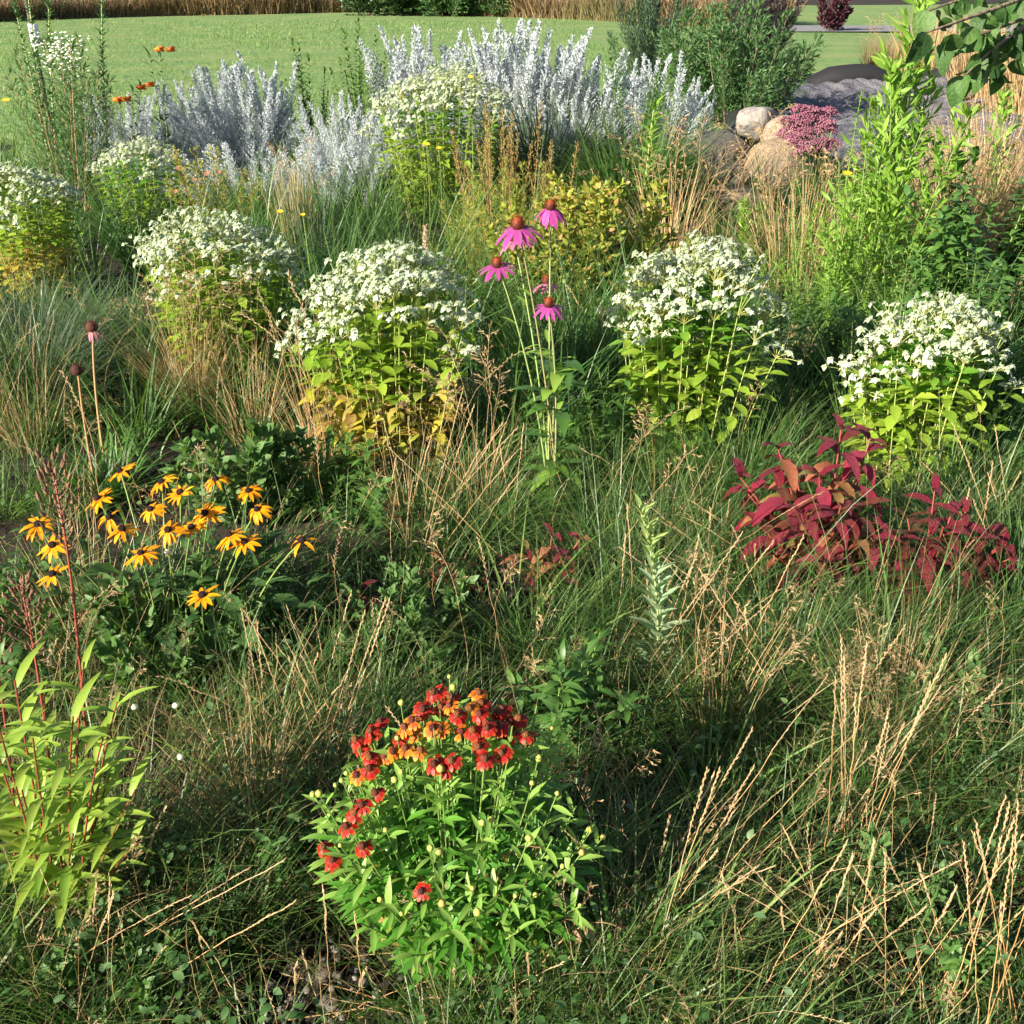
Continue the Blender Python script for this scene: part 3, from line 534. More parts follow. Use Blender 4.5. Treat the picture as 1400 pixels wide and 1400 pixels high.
stand('goldenrod_plant', 'low yellow-green goldenrod in front of the tan boulder', 'goldenrod', 1065, 275, 6.2, 150, 26, 'gold', .4, .6)
stand('goldenrod_plant', 'branching green goldenrod at the foot of the tallest goldenrod', 'goldenrod', 1190, 260, 5.1, 200, 24, 'gold', .4, .55)
stand('leafy_green_plant', 'dense dark green leafy plant beside the straw grass and pond sheet', 'plant', 1395, 225, 5.2, 200, 40, 'mid', .5, .6)
stand('leafy_green_plant', 'dark green drooping leafy plant behind the mint with scattered bracts', 'plant', 1370, 340, 4.5, 210, 40, 'mid', .65, .6)
stand('leafy_green_plant', 'dark bluish leafy plant between the goldenrod and the smaller mints', 'plant', 1110, 400, 4.7, 170, 20, 'dark', .6, .6)
stand('goldenrod_plant', 'pale goldenrod shoots at the edge of the pond sheet', 'goldenrod', 1390, 130, 6.8, 60, 9, 'gold', .25, .6)
stand('yellow_green_bush', 'yellow-green small-leaved bush with orange tinges behind the pink coneflowers', 'bush', 800, 262, 5.6, 200, 46, 'yellowg', .55, .65)
stand('yellow_green_bush', 'fine-leaved olive bush between rusty spires and white mint', 'bush', 668, 278, 5.8, 130, 30, 'fine', .4, .7)
stand('sorrel_plant', 'rusty brown seed spires rising above the yellow-green bush', 'sorrel', 690, 158, 7.0, 140, 18, 'rust', .25, .75, part='spire')
stand('sorrel_plant', 'few rusty seed spires beside the light green lily stalk', 'sorrel', 755, 200, 6.8, 60, 10, 'rust', .2, .75, part='spire')
stand('fine_weed', 'olive undergrowth at the foot of the rusty spires', 'plant', 705, 232, 6.6, 190, 34, 'fine', .5, .7)
stand('tall_aster', 'tall bushy weed carrying a cloud of small white flowers', 'aster', 88, 62, 8.6, 80, 20, 'fine_green', .25, .75)
stand('tall_leafy_stalk', 'leafy stalk with a pale tip leaning behind the white aster cloud', 'plant', 66, -30, 9.0, 26, 3, 'liatris', .1, .9)
stand('tall_leafy_stalk', 'single dark leafy stalk with bright yellow-green tip beside the asters', 'plant', 140, -8, 9.0, 10, 1, 'liatris', .0, 1.0)
stand('dark_weed', 'dark green weed in shade behind the yellowing mint', 'plant', 170, 262, 6.9, 130, 18, 'dark', .5, .7)
stand('dark_weed', 'dark green leafy weed between two white mints', 'plant', 420, 300, 6.2, 120, 14, 'dark', .5, .6)
stand('dark_weed', 'dark green leafy weed behind the coneflower stems', 'plant', 640, 390, 4.9, 120, 14, 'dark', .5, .6)
stand('dark_weed', 'dark green leafy weed below the yellow-green bush', 'plant', 800, 440, 4.6, 110, 14, 'dark', .5, .6)
stand('dark_weed', 'dark green foliage at the foot of the willow-leaved shrub', 'plant', 960, 165, 11.2, 170, 20, 'dark', .7, .6)
for px, top, Y, wpx, n, lab in [(745, 140, 9.0, 130, 900, 'dark green arching grass in front of the tallest silver artemisia'), (860, 175, 8.4, 150, 900, 'dark green grass clump behind the light green lily stalk'), (925, 175, 10.4, 120, 700, 'green arching grass next to the stone heap')]:
    b = A(px, 260, Y); H = A(px, top, Y)[2]
    grass_clump('green_grass_clump', lab, b, n, (H * .8, H * 1.5), (.05, .6), (.3, 1.6), (.008, .016), M['grass'] if px != 745 else M['blue_grass'], rad=wpx * mpp(b) * .35, group='green grass clumps at the back')
# white flowers of the tall aster: each cluster belongs to its own small plant part
fl = lathe([(.3, 0), (1, .1), (.8, .5), (.2, .6)], 6)
at = [o for o in COL.objects if o.get('label', '').startswith('tall bushy weed')][0]
k = 190; P = np.array([A(np.clip(rng.normal(82, 18), 35, 122), np.clip(rng.normal(70, 14), 45, 110), 8.6 + U(-.25, .25)) for _ in range(k)]) - np.array(at.location)
split(at, 'flower', fl, frames(P, (0, 1, 0), (0, 0, 1), U(.009, .017, k)), M['white_fl'], limit=200)
# orange butterfly weed
UM['bwd'] = unit_meshes(lambda i: shoot(1, 30, .10, 2.2, .25, .5, seed=130 + i, top=.8, rad=.008, tp=NARROW, bow=.1), 2, 'leafy_stem', [M['stem'], M['dark_leaf']])
mbf = MB(); g = np.random.default_rng(5); mbf.put(lathe([(.3, 0), (1, .5), (.7, 1.1), (.1, 1.2)], 5), frames(np.concatenate([g.normal(0, .9, (16, 2)), g.uniform(-.6, 1.0, (16, 1))], 1), (0, 1, 0), (0, 0, 1), .9), g.uniform(0, 1, 16))
OF = mbf.mesh('flower_cluster', M['orange_fl'])
for heads, Y, lab in [([(219, 70), (234, 70)], 9.4, 'orange butterfly weed with two bright flower heads against the lawn'), ([(162, 139), (174, 138), (194, 122), (206, 118)], 9.2, 'orange butterfly weed with fading flower heads beside silver spires')]:
    b = A(heads[0][0] + 8, 220, Y); t = thing('butterfly_weed', lab, 'butterfly weed', (b[0], b[1], 0))
    for hx, hy in heads:
        p = A(hx, hy, Y) - np.array((b[0], b[1], 0)); m = frames([(0, 0, 0)], (0, 1, 0), p, np.linalg.norm(p))[0]
        obj('stem', UM['bwd'][0], t, m); obj('flower_cluster', OF, t, frames([p], (0, 1, 0), (0, 0, 1), .02)[0])
# small yellow flowers
DAN = leaf(2, .4, .9, .6, .1, .4); mbf = MB(); q = np.arange(14) * GA
mbf.put(DAN, frames(np.zeros((14, 3)), np.stack([np.cos(q), np.sin(q), np.full(14, .35)], -1), (0, 0, 1), 1.0), q * .1)
YF = mbf.mesh('flower_head', M['yellow_fl'])
for px, py, Y, sc, lab in [(8, 138, 8.2, .035, 'lone yellow flower on a thin stalk at the lawn edge'), (583, 198, 7.6, .028, 'yellow flower in front of the large white mint'), (600, 203, 7.6, .024, 'second small yellow flower in front of the large white mint'), (643, 106, 8.0, .026, 'yellow flower poking above the large white mint crown'), (383, 290, 5.4, .02, 'yellow flower behind the yellowing white mint'), (414, 294, 5.6, .016, 'tiny yellow flower beside the upright feather grass'), (1158, 238, 5.2, .026, 'yellow flower among the bright goldenrod stems')]:
    p = A(px, py, Y); t = thing('yellow_flower', lab, 'flower', (p[0], p[1], 0)); stem(t, bez((0, .03, 0), (.02, 0, p[2] * .5), (0, 0, p[2]), 6), .004, .0025, M['stem'])
    obj('flower_head', YF, t, frames([(0, 0, p[2])], (0, 1, .3), (0, -.5, 1), sc)[0])
# light green lily stalk
UM['lily'] = unit_meshes(lambda i: shoot(1, 60, .17, 1.1, .35, .6, seed=140 + i, top=.8, rad=.008, tp=LANCE, bow=.05), 1, 'leafy_stem', [M['pale_stem'], M['gold_leaf']])
stand('lily_stalk', 'light green lily stalk topped with a leafy tuft behind straw grass', 'lily', 880, 148, 7.4, 6, 1, 'lily', 0, 1.0)
# blush plume
t = stand('blush_plume', 'pale blush flower plume poking out of the white mint', 'flower', 571, 312, 4.3, 4, 1, 'rust', 0, 1.0, part='stem')
for c in t.children: c.data = plume(1, 40, .05, 12, .012, seed=150, t0=.86, up=.9, rad=.003, bow=.02).mesh('plume', [M['stem'], M['blush']])
# salmon tipped bush
UM['salm'] = unit_meshes(lambda i: plume(1, 24, .16, 7, .05, seed=155 + i, t0=.15, up=.6, rad=.004, tp=LANCE), 3, 'leafy_stem', [M['red_stem'], M['yellow_leaf']])
t = stand('salmon_tipped_bush', 'green bush with salmon pink tips in front of the silver skirt', 'bush', 282, 205, 7.2, 90, 22, 'salm', .4, .7)
P = np.array([A(x, y, 7.1) for x, y in ((245, 230), (283, 238), (270, 258), (300, 236), (236, 300), (266, 246), (312, 250), (240, 262))]) - np.array(t.location)
for p in P: obj('flower_head', bpy.data.meshes.get('salmon_head') or (lambda mm: mm)(mbf.mesh('salmon_head', M['salmon'])), t, frames([p], (1, 0, 0), (U(-.5, .5), U(-.9, .2), 1), U(.018, .03))[0])
# feather grass upright
b = A(405, 330, 6.6); grass_clump('feather_grass', 'upright tan-green feather grass in front of the silver artemisia', b, 130, (.45, .75), (.0, .16), (.0, .2), (.004, .009), M['straw_green'], 6, (.7, .85), .09, 5, SEED['panicle'], .2)
b = A(425, 330, 6.5); grass_clump('feather_grass', 'bluish upright grass behind the gap between two white mints', b, 130, (.4, .7), (.0, .25), (.0, .3), (.004, .009), M['blue_grass'], rad=.12)
# pink sedum
b = A(1108, 250, 9.0); sm = thing('pink_sedum', 'rose pink sedum flower mound beside the cream boulder', 'sedum', (b[0], b[1], 0))
dm = MB(); g = np.random.default_rng(9); k = 80; q = U(0, 6.28, k); r = np.sqrt(U(0, 1, k)); dm.put(lathe([(.4, -.5), (1, 0), (.6, .7), (.1, .9)], 5), frames(np.stack([r * np.cos(q), r * np.sin(q), .45 * (1 - r * r) + U(-.12, .12, k)], -1), (0, 1, 0), (0, 0, 1), .12), g.uniform(0, 1, k))
DM = dm.mesh('flower_head', M['pink_fl'])
for i in range(90):
    px, py = U(1072, 1140), U(146, 215)
    if ((px - 1106) / 40) ** 2 + ((py - 185) / 42) ** 2 > 1: continue
    p = A(px, py, 9.0 + (190 - py) * .008 + U(-.1, .1)) - np.array((b[0], b[1], 0)); obj('flower_head', DM, sm, frames([p], (U(-1, 1), U(-1, 1), U(-.3, .3)), (U(-.6, .6), U(-.9, .2), 1), U(.045, .085))[0])
    stem(sm, bez((p[0] * .5, p[1] * .5, 0), (p[0] * .6, p[1] * .6, p[2] * .5), p, 5), .006, .004, M['stem'])
# straw grass in front of the pond
for px, py, lab, n, L, nst, k in [(915, 350, 'arching straw grass with nodding seed heads leaning over the boulders', 150, (.35, .7), 16, 'panicle'), (1085, 395, 'tall straw stalks beside the tallest goldenrod', 260, (.4, .85), 22, 'panicle'), (1300, 400, 'pale straw grass thicket between goldenrod and dark leafy plant', 600, (.5, 1.15), 30, 'panicle'), (1250, 420, 'golden straw stems at the foot of the goldenrod', 160, (.4, .9), 14, 'rye'), (1340, 330, 'bleached straw grass in front of the grey pond sheet', 520, (.6, 1.2), 30, 'panicle'), (985, 350, 'short tan grass in front of the brown boulder', 90, (.15, .35), 5, 'panicle')]:
    grass_clump('straw_grass', lab, G(px, py), n, L, (.0, .5), (.1, .9), (.003, .008), M['dry'], nst, (.65, 1.1), .20, 5, SEED[k], .4, 'straw grass by the pond')

# ------------------------------------------------------------------ white-bracted mountain mints
def mint_head(seed):
    g = np.random.default_rng(seed); mb = MB()
    for ring, (n, L, el) in enumerate(((2, 1.0, -.2), (2, .8, .0), (2, .6, .15), (3, .4, .5))):
        q = np.arange(n) * 2 * np.pi / n + ring * 1.3 + g.uniform(-.3, .3, n)
        d = np.stack([np.cos(q), np.sin(q), np.full(n, el) + g.uniform(-.25, .15, n)], -1)
        mb.put(BRACT, frames(np.stack([q * 0, q * 0, np.full(n, .06 * ring)], -1), d, (0, 0, 1), L * g.uniform(.8, 1.15, n)), g.uniform(0, .35, n))
    mb.put(lathe([(.5, 0), (.62, .12), (.4, .26), (.05, .3)], 6), frames([(0, 0, .05)], (0, 1, 0), (0, 0, 1), .42), 0, 1)
    return mb.mesh('flower_head', [M['bract'], M['mint_eye']]), mb.tpl()
MH = [mint_head(200 + i) for i in range(5)]
def mint(label, px, basepy, toppy, wpx, Y=None, nst=44, heads=9, lower='mint_yellow', frac=.42, skew=0.0, seed=0, leafcap=230, headsize=.0225, cx=0.0):
    b = G(px, basepy) if Y is None else A(px, basepy, Y); b = np.array((b[0], b[1], 0)); Y = b[1]
    H = A(px, toppy, Y)[2]; W = wpx * mpp(A(px, toppy + 60, Y)); Rr = W / 2
    t = thing('mountain_mint', label, 'mint plant', b, 'white-bracted mints')
    ph0 = U(0, 6.28); lp, ld, ls, lt = [], [], [], []; hp, hd, hs = [], [], []
    for i in range(nst):
        q = i * GA + U(-.3, .3); r = math.sqrt((i + .5) / nst) * U(.82, 1.14); lob = 1 + .10 * math.sin(2 * q + ph0) + .08 * math.sin(3 * q + 2 * ph0); r *= lob; z = H * (1 - .25 * r ** 2.6 - U(-.03, .07) + .04 * math.sin(q + ph0))
        tip = np.array((Rr * r * math.cos(q) + skew * W, Rr * r * math.sin(q) * .9, z)); foot = np.array((Rr * r * math.cos(q) * .58, Rr * r * math.sin(q) * .58, -.02))
        path = bez(foot, foot * .6 + tip * .42 + np.array((0, 0, .12 * H)), tip, 9); smb = MB(); tube(smb, path, np.linspace(.0028, .0016, 9), 4, U(0, 1))
        nn = 9
        for j in range(nn):
            tt = .12 + .80 * (j + U(-.2, .2)) / nn; p, tg = at_t(path, tt); qa = U(0, 3.14)
            for s in (0, math.pi):
                a2 = qa + s + U(-.3, .3); el = U(-.35, .35)
                lp.append(p); ld.append((math.cos(a2), math.sin(a2), el)); ls.append(U(.055, .088) * (1 - .3 * abs(tt - .5))); lt.append(p[2] / H + U(-.08, .08))
        for j in range(heads):
            a2 = j * 2 * math.pi / max(heads - 1, 1) + U(-.4, .4); rr = 0 if j == 0 else U(.02, .07)
            p = tip + np.array((rr * math.cos(a2), rr * math.sin(a2), U(-.05, .016) - (.012 if j else 0)))
            o = tip - b * 0; out = np.array((tip[0] - skew * W, tip[1], 0)) / Rr
            hp.append(p); hd.append(np.array((0, 0, 1)) + out * .45 + U(-.35, .35, 3)); hs.append(U(.8, 1.2) * headsize)
            if j: tube(smb, np.array([path[-2], (path[-2] + p) / 2 + (0, 0, .004), p]), .0013, 3)
        obj('stem', smb.mesh('stem', M['mint_stem']), t)
    lp, ld, ls, lt = map(np.array, (lp, ld, ls, lt)); m = frames(lp, ld, np.array((0, 0, 1)) + U(-.3, .3, (len(lp), 3)), ls)
    lo = lt < frac * .75; mid = (~lo) & (lt < .62); hi = lt >= .62
    for sel, mt, tp in ((lo, lower, OVATE_D), (mid, 'mint_leaf', OVATE), (hi, 'mint_leaf' if lower == 'mint_yellow' else 'mint_deep', OVATE)):
        if sel.any(): split(t, 'leaf', tp, m[sel], M[mt], limit=leafcap // 3)
    hm = rotz_tilt(np.array(hp), U(0, 6.28, len(hp)), np.zeros(len(hp)), np.zeros(len(hp)), 1.0)
    up = nrm(np.array(hd)); xr = np.stack([np.cos(U(0, 6.28, len(hp))), np.sin(U(0, 6.28, len(hp))), np.zeros(len(hp))], -1); y = nrm(np.cross(up, xr)); x = np.cross(y, up); sc = np.array(hs)[:, None]
    hm[:, :3, 0] = x * sc; hm[:, :3, 1] = y * sc; hm[:, :3, 2] = up * sc
    o_ = np.argsort(np.linalg.norm(np.array(hp) + b - CAM, axis=1))
    for i in o_[:290]: obj('flower_head', MH[i % 5][0], t, hm[i])
    if len(o_) > 290:
        rest = MB()
        for v in range(5): rest.put(MH[v][1], hm[o_[290 + v::5]], U(0, 1, len(o_[290 + v::5])))
        obj('flower_mass', rest.mesh('flower_mass', [M['bract'], M['mint_eye']]), t, kind='stuff')
    return t
mint('white-bracted mint with yellow and orange lower leaves, beside the pink coneflowers', 535, 625, 340, 235, nst=74, frac=.5)
mint('broad white-bracted mint behind dry brown grass stems', 318, 520, 290, 235, nst=76, frac=.45)
mint('white-bracted mint with deep green lower leaves across from the coneflowers', 925, 630, 332, 215, nst=72, lower='mint_deep', frac=.3)
mint('small white-bracted mint above the crimson-leaved plant', 1236, 650, 412, 215, nst=48, lower='mint_leaf', frac=.3)
mint('white-bracted mint with bright yellow foot at the edge of the lawn', 55, 405, 218, 180, nst=56, frac=.55, leafcap=180)
mint('largest white-bracted mint with a tall dome before the silver spires', 605, 300, 92, 200, Y=8.3, nst=110, lower='mint_deep', frac=.2, leafcap=150, headsize=.029, heads=7)
mint('small pale mint with bluish bracts in front of leaning silver artemisia', 205, 330, 188, 130, Y=7.4, nst=36, lower='mint_deep', frac=.2, leafcap=90)

# ------------------------------------------------------------------ purple coneflowers
def petals(parent, n, L, wd, droop, mat, r0, tp, jit=.15, miss=0, z0=0.0):
    for i in range(n):
        if U(0, 1) < miss: continue
        q = 2 * math.pi * i / n + U(-jit, jit); el = -droop + U(-.2, .2)
        d = np.array([(math.cos(q) * math.cos(el), math.sin(q) * math.cos(el), math.sin(el))])
        s = L * U(.85, 1.1); obj('petal', to_mesh_c('petal', tp, mat), parent, frames([(r0 * math.cos(q), r0 * math.sin(q), z0)], d, (0, 0, 1), (s * wd * U(.85, 1.15), s, s))[0])
_c = {}
def to_mesh_c(name, tp, mat):
    k = (name, id(tp), mat.name)
    if k not in _c: _c[k] = to_mesh(name, tp, mat)
    return _c[k]
PETAL = leaf(5, .30, .85, .40, .12, .55); PETAL_S = leaf(4, .62, 1.4, .55, .1, .6, .14); PETAL_R2 = leaf(5, .32, .8, .6, .3, 1.0, .1); PETAL_R3 = leaf(5, .34, .7, .55, .15, .15, .15); PETAL_R = leaf(5, .36, .75, .6, .2, .45)
def spiny_cone(r, h, seed, n=90):
    g = np.random.default_rng(seed); mb = MB(); mb.raw(*lathe([(r * .75, 0), (r, h * .2), (r * .95, h * .5), (r * .6, h * .85), (r * .1, h)], 10))
    i = np.arange(n); ph = (i + .5) / n; th = np.arccos(1 - ph); q = i * GA
    pos = np.stack([r * .95 * np.sin(th) * np.cos(q), r * .95 * np.sin(th) * np.sin(q), h * .15 + h * .85 * np.cos(th)], -1)
    d = np.stack([np.sin(th) * np.cos(q), np.sin(th) * np.sin(q), np.cos(th) + .5], -1)
    mb.put(leaf(2, .22, 1, .6, .2, 0), frames(pos, d, g.normal(0, 1, (n, 3)), r * .42), g.uniform(0, 1, n)); return mb
CONE = spiny_cone(.0195, .033, 1, 150).mesh('flower_head', M['ech_cone']); CONE_DEAD = spiny_cone(.021, .034, 2, 120).mesh('flower_head', material('dead_cone', [(.05, .02, .015), (.09, .03, .02)], .8))
b = G(757, 690); ec = thing('purple_coneflower', 'purple coneflower with six drooping pink flower heads on tall stems', 'coneflower', (b[0], b[1], 0))
for hx, hy, Yo, fx, mat, nn, dr, sc in [(753, 284, .02, 748, 'ech_petal', 13, .75, .9), (708, 310, -.05, 745, 'ech_petal', 15, .45, 1.08), (703, 327, .16, 740, 'ech_old', 11, .35, .95), (680, 363, .0, 735, 'ech_petal', 12, .25, .9), (748, 386, .22, 765, 'ech_old', 9, .5, .8), (750, 417, -.12, 768, 'ech_petal', 12, .45, .85)]:
    p = A(hx, hy, b[1] + Yo) - np.array((b[0], b[1], 0)); f = A(fx, 560, b[1]) - np.array((b[0], b[1], 0))
    path = bez((U(-.02, .02), U(-.02, .02), 0), (f[0] * .9, f[1], p[2] * .55), p, 10); stem(ec, path, .0042, .0028, M['cone_stem'])
    lean = nrm(path[-1] - path[-2]); m = rotz_tilt(p[None] - lean * .004, U(0, 6, 1), np.array([.18]), np.array([math.atan2(lean[1] - .3, lean[0])]), np.array([sc]))[0]
    hd = obj('flower_head', CONE, ec, m); petals(hd, nn + 2, .064, .9, dr, M[mat], .016, PETAL, .12, .05)
    for tt in (.25, .35, .45, .55, .65, .75):
        pp, tg = at_t(path, tt)
        if U(0, 1) < .8:
            q = U(0, 6.28); obj('leaf', to_mesh_c('leaf', LANCE, M['gold_leaf']), ec, frames([pp], (math.cos(q), math.sin(q), .5), (0, 0, 1), U(.06, .10))[0])
for i in range(30):
    q = U(0, 6.28); z = U(.05, .55); obj('leaf', to_mesh_c('leaf', LANCE_D, M['green_leaf' if i % 3 else 'gold_leaf']), ec, frames([(U(-.02, .02), U(-.02, .02), z)], (math.cos(q), math.sin(q), U(.0, .6)), (0, 0, 1), (.20, U(.12, .2), .16))[0])
# spent coneflowers
for hx, hy, fx, fy, lab in [(107, 511, 135, 690, 'spent coneflower with dark brown cone on an orange-brown stalk'), (127, 452, 147, 655, 'spent coneflower with curled faded petals under its dark cone')]:
    f = G(fx, fy); p = A(hx, hy, f[1] - .05) - f; t = thing('spent_coneflower', lab, 'coneflower', f); path = bez((0, 0, 0), (p[0] * .2, p[1] * .3, p[2] * .6), p, 8)
    stem(t, path, .0055, .004, M['tan_stem']); h = obj('flower_head', CONE_DEAD, t, rotz_tilt(p[None], np.array([0.]), np.array([.15]), np.array([3.4]), np.array([1.0]))[0])
    if hy < 500: petals(h, 8, .035, .8, 1.3, M['ech_old'], .016, PETAL, .3)

# ------------------------------------------------------------------ black-eyed susans
b = G(225, 880); ru = thing('black_eyed_susan', 'black-eyed susan with many golden flowers and dark cones above coarse leaves', 'black-eyed susan', (b[0], b[1], 0)); B0 = np.array((b[0], b[1], 0))
RC = to_mesh('flower_head', lathe([(.0085, -.002), (.0098, .003), (.0086, .0085), (.005, .0115), (.001, .0125)], 12, .06, 3), M['rud_cone'])
for hx, hy in [(165, 645), (134, 682), (150, 708), (222, 660), (247, 674), (295, 656), (340, 672), (206, 697), (281, 702), (352, 697), (230, 725), (262, 722), (314, 732), (335, 742), (193, 757), (413, 740), (52, 718), (72, 746), (72, 786), (167, 724), (277, 815)]:
    z = .44 + U(-.03, .03) - max(0, hy - 745) * .0012 ; p = G(hx, hy, z) - B0; f = np.array((p[0] * .45 + U(-.03, .03), p[1] * .3 + U(-.05, .05), 0))
    path = bez(f, (f[0] * .6 + p[0] * .4, f[1] * .6 + p[1] * .4, p[2] * .6), p, 8); stem(ru, path, .003, .002, M['stem'])
    td = math.atan2(-.8, -.6) + U(-.8, .8); s = U(.9, 1.12)
    h = obj('flower_head', RC, ru, rotz_tilt(p[None], U(0, 6, 1), np.array([U(.1, .5)]), np.array([td]), np.array([s * 1.0]))[0]); petals(h, int(U(11, 16)), .043 * U(.85, 1.1), .85, U(-.1, .45), M['rud_petal'], .007, (PETAL_R, PETAL_R2, PETAL_R3)[int(U(0, 3))], .16, (.0, .05, .25)[int(U(0, 3))])
    for tt in (.3, .55):
        pp, tg = at_t(path, tt); q = U(0, 6.28); obj('leaf', to_mesh_c('leaf', LANCE_D, M['rud_leaf']), ru, frames([pp], (math.cos(q), math.sin(q), .35), (0, 0, 1), (.10, U(.07, .11), .1))[0])
RL = leaf(7, .40, .72, .9, .3, 1.0, .16)
for i in range(110):
    q = U(0, 6.28); r = U(.02, .34); pos = (r * math.cos(q) * 1.25, r * math.sin(q) * .7, U(.04, .27)); obj('leaf', to_mesh_c('leaf', RL, M['rud_leaf']), ru, frames([pos], (math.cos(q), math.sin(q), U(-.2, .9)), (U(-.4, .4), U(-.4, .4), 1), U(.08, .15))[0])

# ------------------------------------------------------------------ helenium in front
b = G(620, 1312); he = thing('helenium', 'bushy sneezeweed with scarlet and orange flowers over bright green leaves', 'helenium', (b[0], b[1], 0)); B0 = np.array((b[0], b[1], 0))
DC, DR = np.array((.01, .06, .26)), np.array((.27, .25, .29))
def dome_hit(px, py):
    d = ray(px, py); o = (CAM - B0 - DC) / DR; e = d / DR; aa = e @ e; bb = 2 * o @ e; cc = o @ o - 1; dc = bb * bb - 4 * aa * cc
    t = (-bb - math.sqrt(dc)) / (2 * aa) if dc > 0 else -bb / (2 * aa); return CAM + d * t - B0
HD = [to_mesh('flower_head', lathe([(.0045, -.003), (.0064, .001), (.0062, .0045), (.004, .0075), (.001, .0082)], 9, .08, i), M['hel_disc']) for i in range(2)]
HB = to_mesh('bud', lathe([(.0015, -.004), (.0062, -.001), (.0066, .003), (.004, .007), (.0008, .0085)], 7, .06, 5), M['hel_bud'])
HP = []
def hel_stem(p, r=.0016):
    f = np.array((p[0] * .2, p[1] * .2 + .02, 0)); path = bez(f, (p[0] * .75, p[1] * .6 + .03, p[2] * .5), p, 8); stem(he, path, r * 1.5, r, M['stem'], m=4); HP.append(path); return path
red = [(585, 955), (598, 962), (612, 946), (578, 964), (648, 966), (668, 974), (690, 980), (655, 990), (662, 1003), (645, 1008), (684, 998), (712, 1004), (718, 998), (488, 1014), (510, 1008), (524, 992), (537, 1000), (515, 1046), (503, 1052), (495, 1040), (612, 1046), (602, 1050), (618, 1043), (486, 1098), (494, 1112), (478, 1112), (501, 1094), (488, 1157), (444, 1164), (456, 1172), (452, 1180), (562, 1229), (669, 1028), (686, 1032), (632, 985), (704, 990)]
orange = [(625, 970), (636, 975), (640, 990), (560, 1002), (572, 988), (583, 1000), (568, 1010), (592, 992), (548, 990), (522, 1028), (506, 1032), (532, 1022), (500, 1062), (565, 1038), (598, 1002), (655, 960)]
red += [(x + U(-9, 9), y + U(-8, 8)) for x, y in red[:22] if U(0, 1) < .55]
for L_, mt in ((red, 'hel_red'), (orange, 'hel_orange')):
    for hx, hy in L_:
        p = dome_hit(hx + U(-5, 5), hy + U(-4, 4)) + U(-.014, .014, 3); hel_stem(p); n = nrm((p - DC) / DR ** 2 * .05 + np.array((-.25, -.35, .9)) * 1.0 + U(-.3, .3, 3))
        h = obj('flower_head', HD[int(U(0, 2))], he, rotz_tilt(p[None], U(0, 6, 1), np.array([math.acos(min(n[2], 1))]), np.array([math.atan2(n[1], n[0])]), np.array([U(.9, 1.15)]))[0]); petals(h, int(U(9, 13)), .0148, .95, U(.2, .7), M[mt], .005, PETAL_S, .15, .05)
for hx, hy in [(465, 1055), (462, 1066), (437, 1085), (445, 1076), (440, 1085), (560, 950), (615, 935), (607, 940), (688, 964), (548, 1020), (470, 1130), (475, 1150), (512, 1142), (530, 1060), (560, 1070), (590, 1070), (600, 1160), (592, 1162), (536, 1230), (545, 1245), (618, 1228), (632, 1215), (660, 1245), (732, 1232), (776, 1195), (782, 1160), (820, 1120), (826, 1128), (725, 1055), (738, 1040), (756, 1098), (680, 1110), (720, 1150), (655, 1130), (745, 1010), (778, 1240), (700, 1215)]:
    p = dome_hit(hx, hy) + U(-.02, .02, 3); hel_stem(p, .0012); obj('bud', HB, he, rotz_tilt(p[None], U(0, 6, 1), U(0, .6, 1), U(0, 6, 1), np.array([U(.6, 1.1)]))[0])
lp, ld, ls, tp_ = [], [], [], []
for i in range(56):
    v = rng.normal(0, 1, 3); v[2] = abs(v[2]) * .9 - .25; v = nrm(v); hel_stem(DC + v * DR * U(.7, 1.12), .0014)
for i, path in enumerate(HP):
    for j in range(14):
        tt = .26 + .70 * (j + U(0, .8)) / 14; pp, tg = at_t(path, tt); q = j * GA + i; side = nrm(np.cross(tg, (math.cos(q), math.sin(q), .3))); out = np.array((pp[0], pp[1], 0)) * 2
        lp.append(pp); ld.append(side * .8 + tg * .5 + out * .5); ls.append(U(.055, .09) * (1.15 - .6 * tt)); tp_.append(tt)
lp, ld, ls, tp_ = map(np.array, (lp, ld, ls, tp_)); mm = frames(lp, ld, np.array((0, 0, 1)) + U(-.3, .3, (len(lp), 3)), np.stack([ls * 1.05, ls, ls], -1))
old = (tp_ < .5) & (U(0, 1, len(tp_)) < .10); split(he, 'leaf', LANCE_D, mm[old], M['mint_yellow'], limit=40, mass='old_foliage'); split(he, 'leaf', LANCE, mm[(tp_ < .78) & ~old], M['hel_leaf'], limit=160); split(he, 'leaf', LANCE, mm[tp_ >= .78], M['hel_leaf_top'], limit=140)

# ------------------------------------------------------------------ penstemon at the edge
b = G(75, 1262); pe = thing('penstemon', 'green penstemon with red stems and long pointed leaves beside the dry grass', 'penstemon', (b[0], b[1], 0)); B0 = np.array((b[0], b[1], 0))
tips = [(20, 930), (60, 950), (115, 905), (160, 960), (140, 1010), (185, 1080), (190, 1150), (100, 980), (45, 1010), (0, 1000), (-30, 950), (150, 1060), (80, 1040), (-20, 1060), (30, 1080), (120, 1090), (170, 1120), (60, 1110), (0, 1130), (100, 1140)]
lp, ld, ls = [], [], []
for hx, hy in tips:
    p = A(hx, hy, b[1] + U(-.12, .1)) - B0; f = np.array((p[0] * .25, p[1] * .25, 0)); path = bez(f, (p[0] * .6, p[1] * .6, p[2] * .6), p, 8); stem(pe, path, .0026, .0016, M['red_stem'])
    nn = max(3, int(p[2] / .058))
    for j in range(nn):
        tt = .15 + .85 * (j + .5) / nn; pp, tg = at_t(path, tt); qa = j * 1.57 + U(-.4, .4)
        for s in (0, math.pi):
            q = qa + s; lp.append(pp); ld.append((math.cos(q), math.sin(q), U(.1, 1.1))); ls.append(U(.075, .145) * (1.05 - .3 * tt))
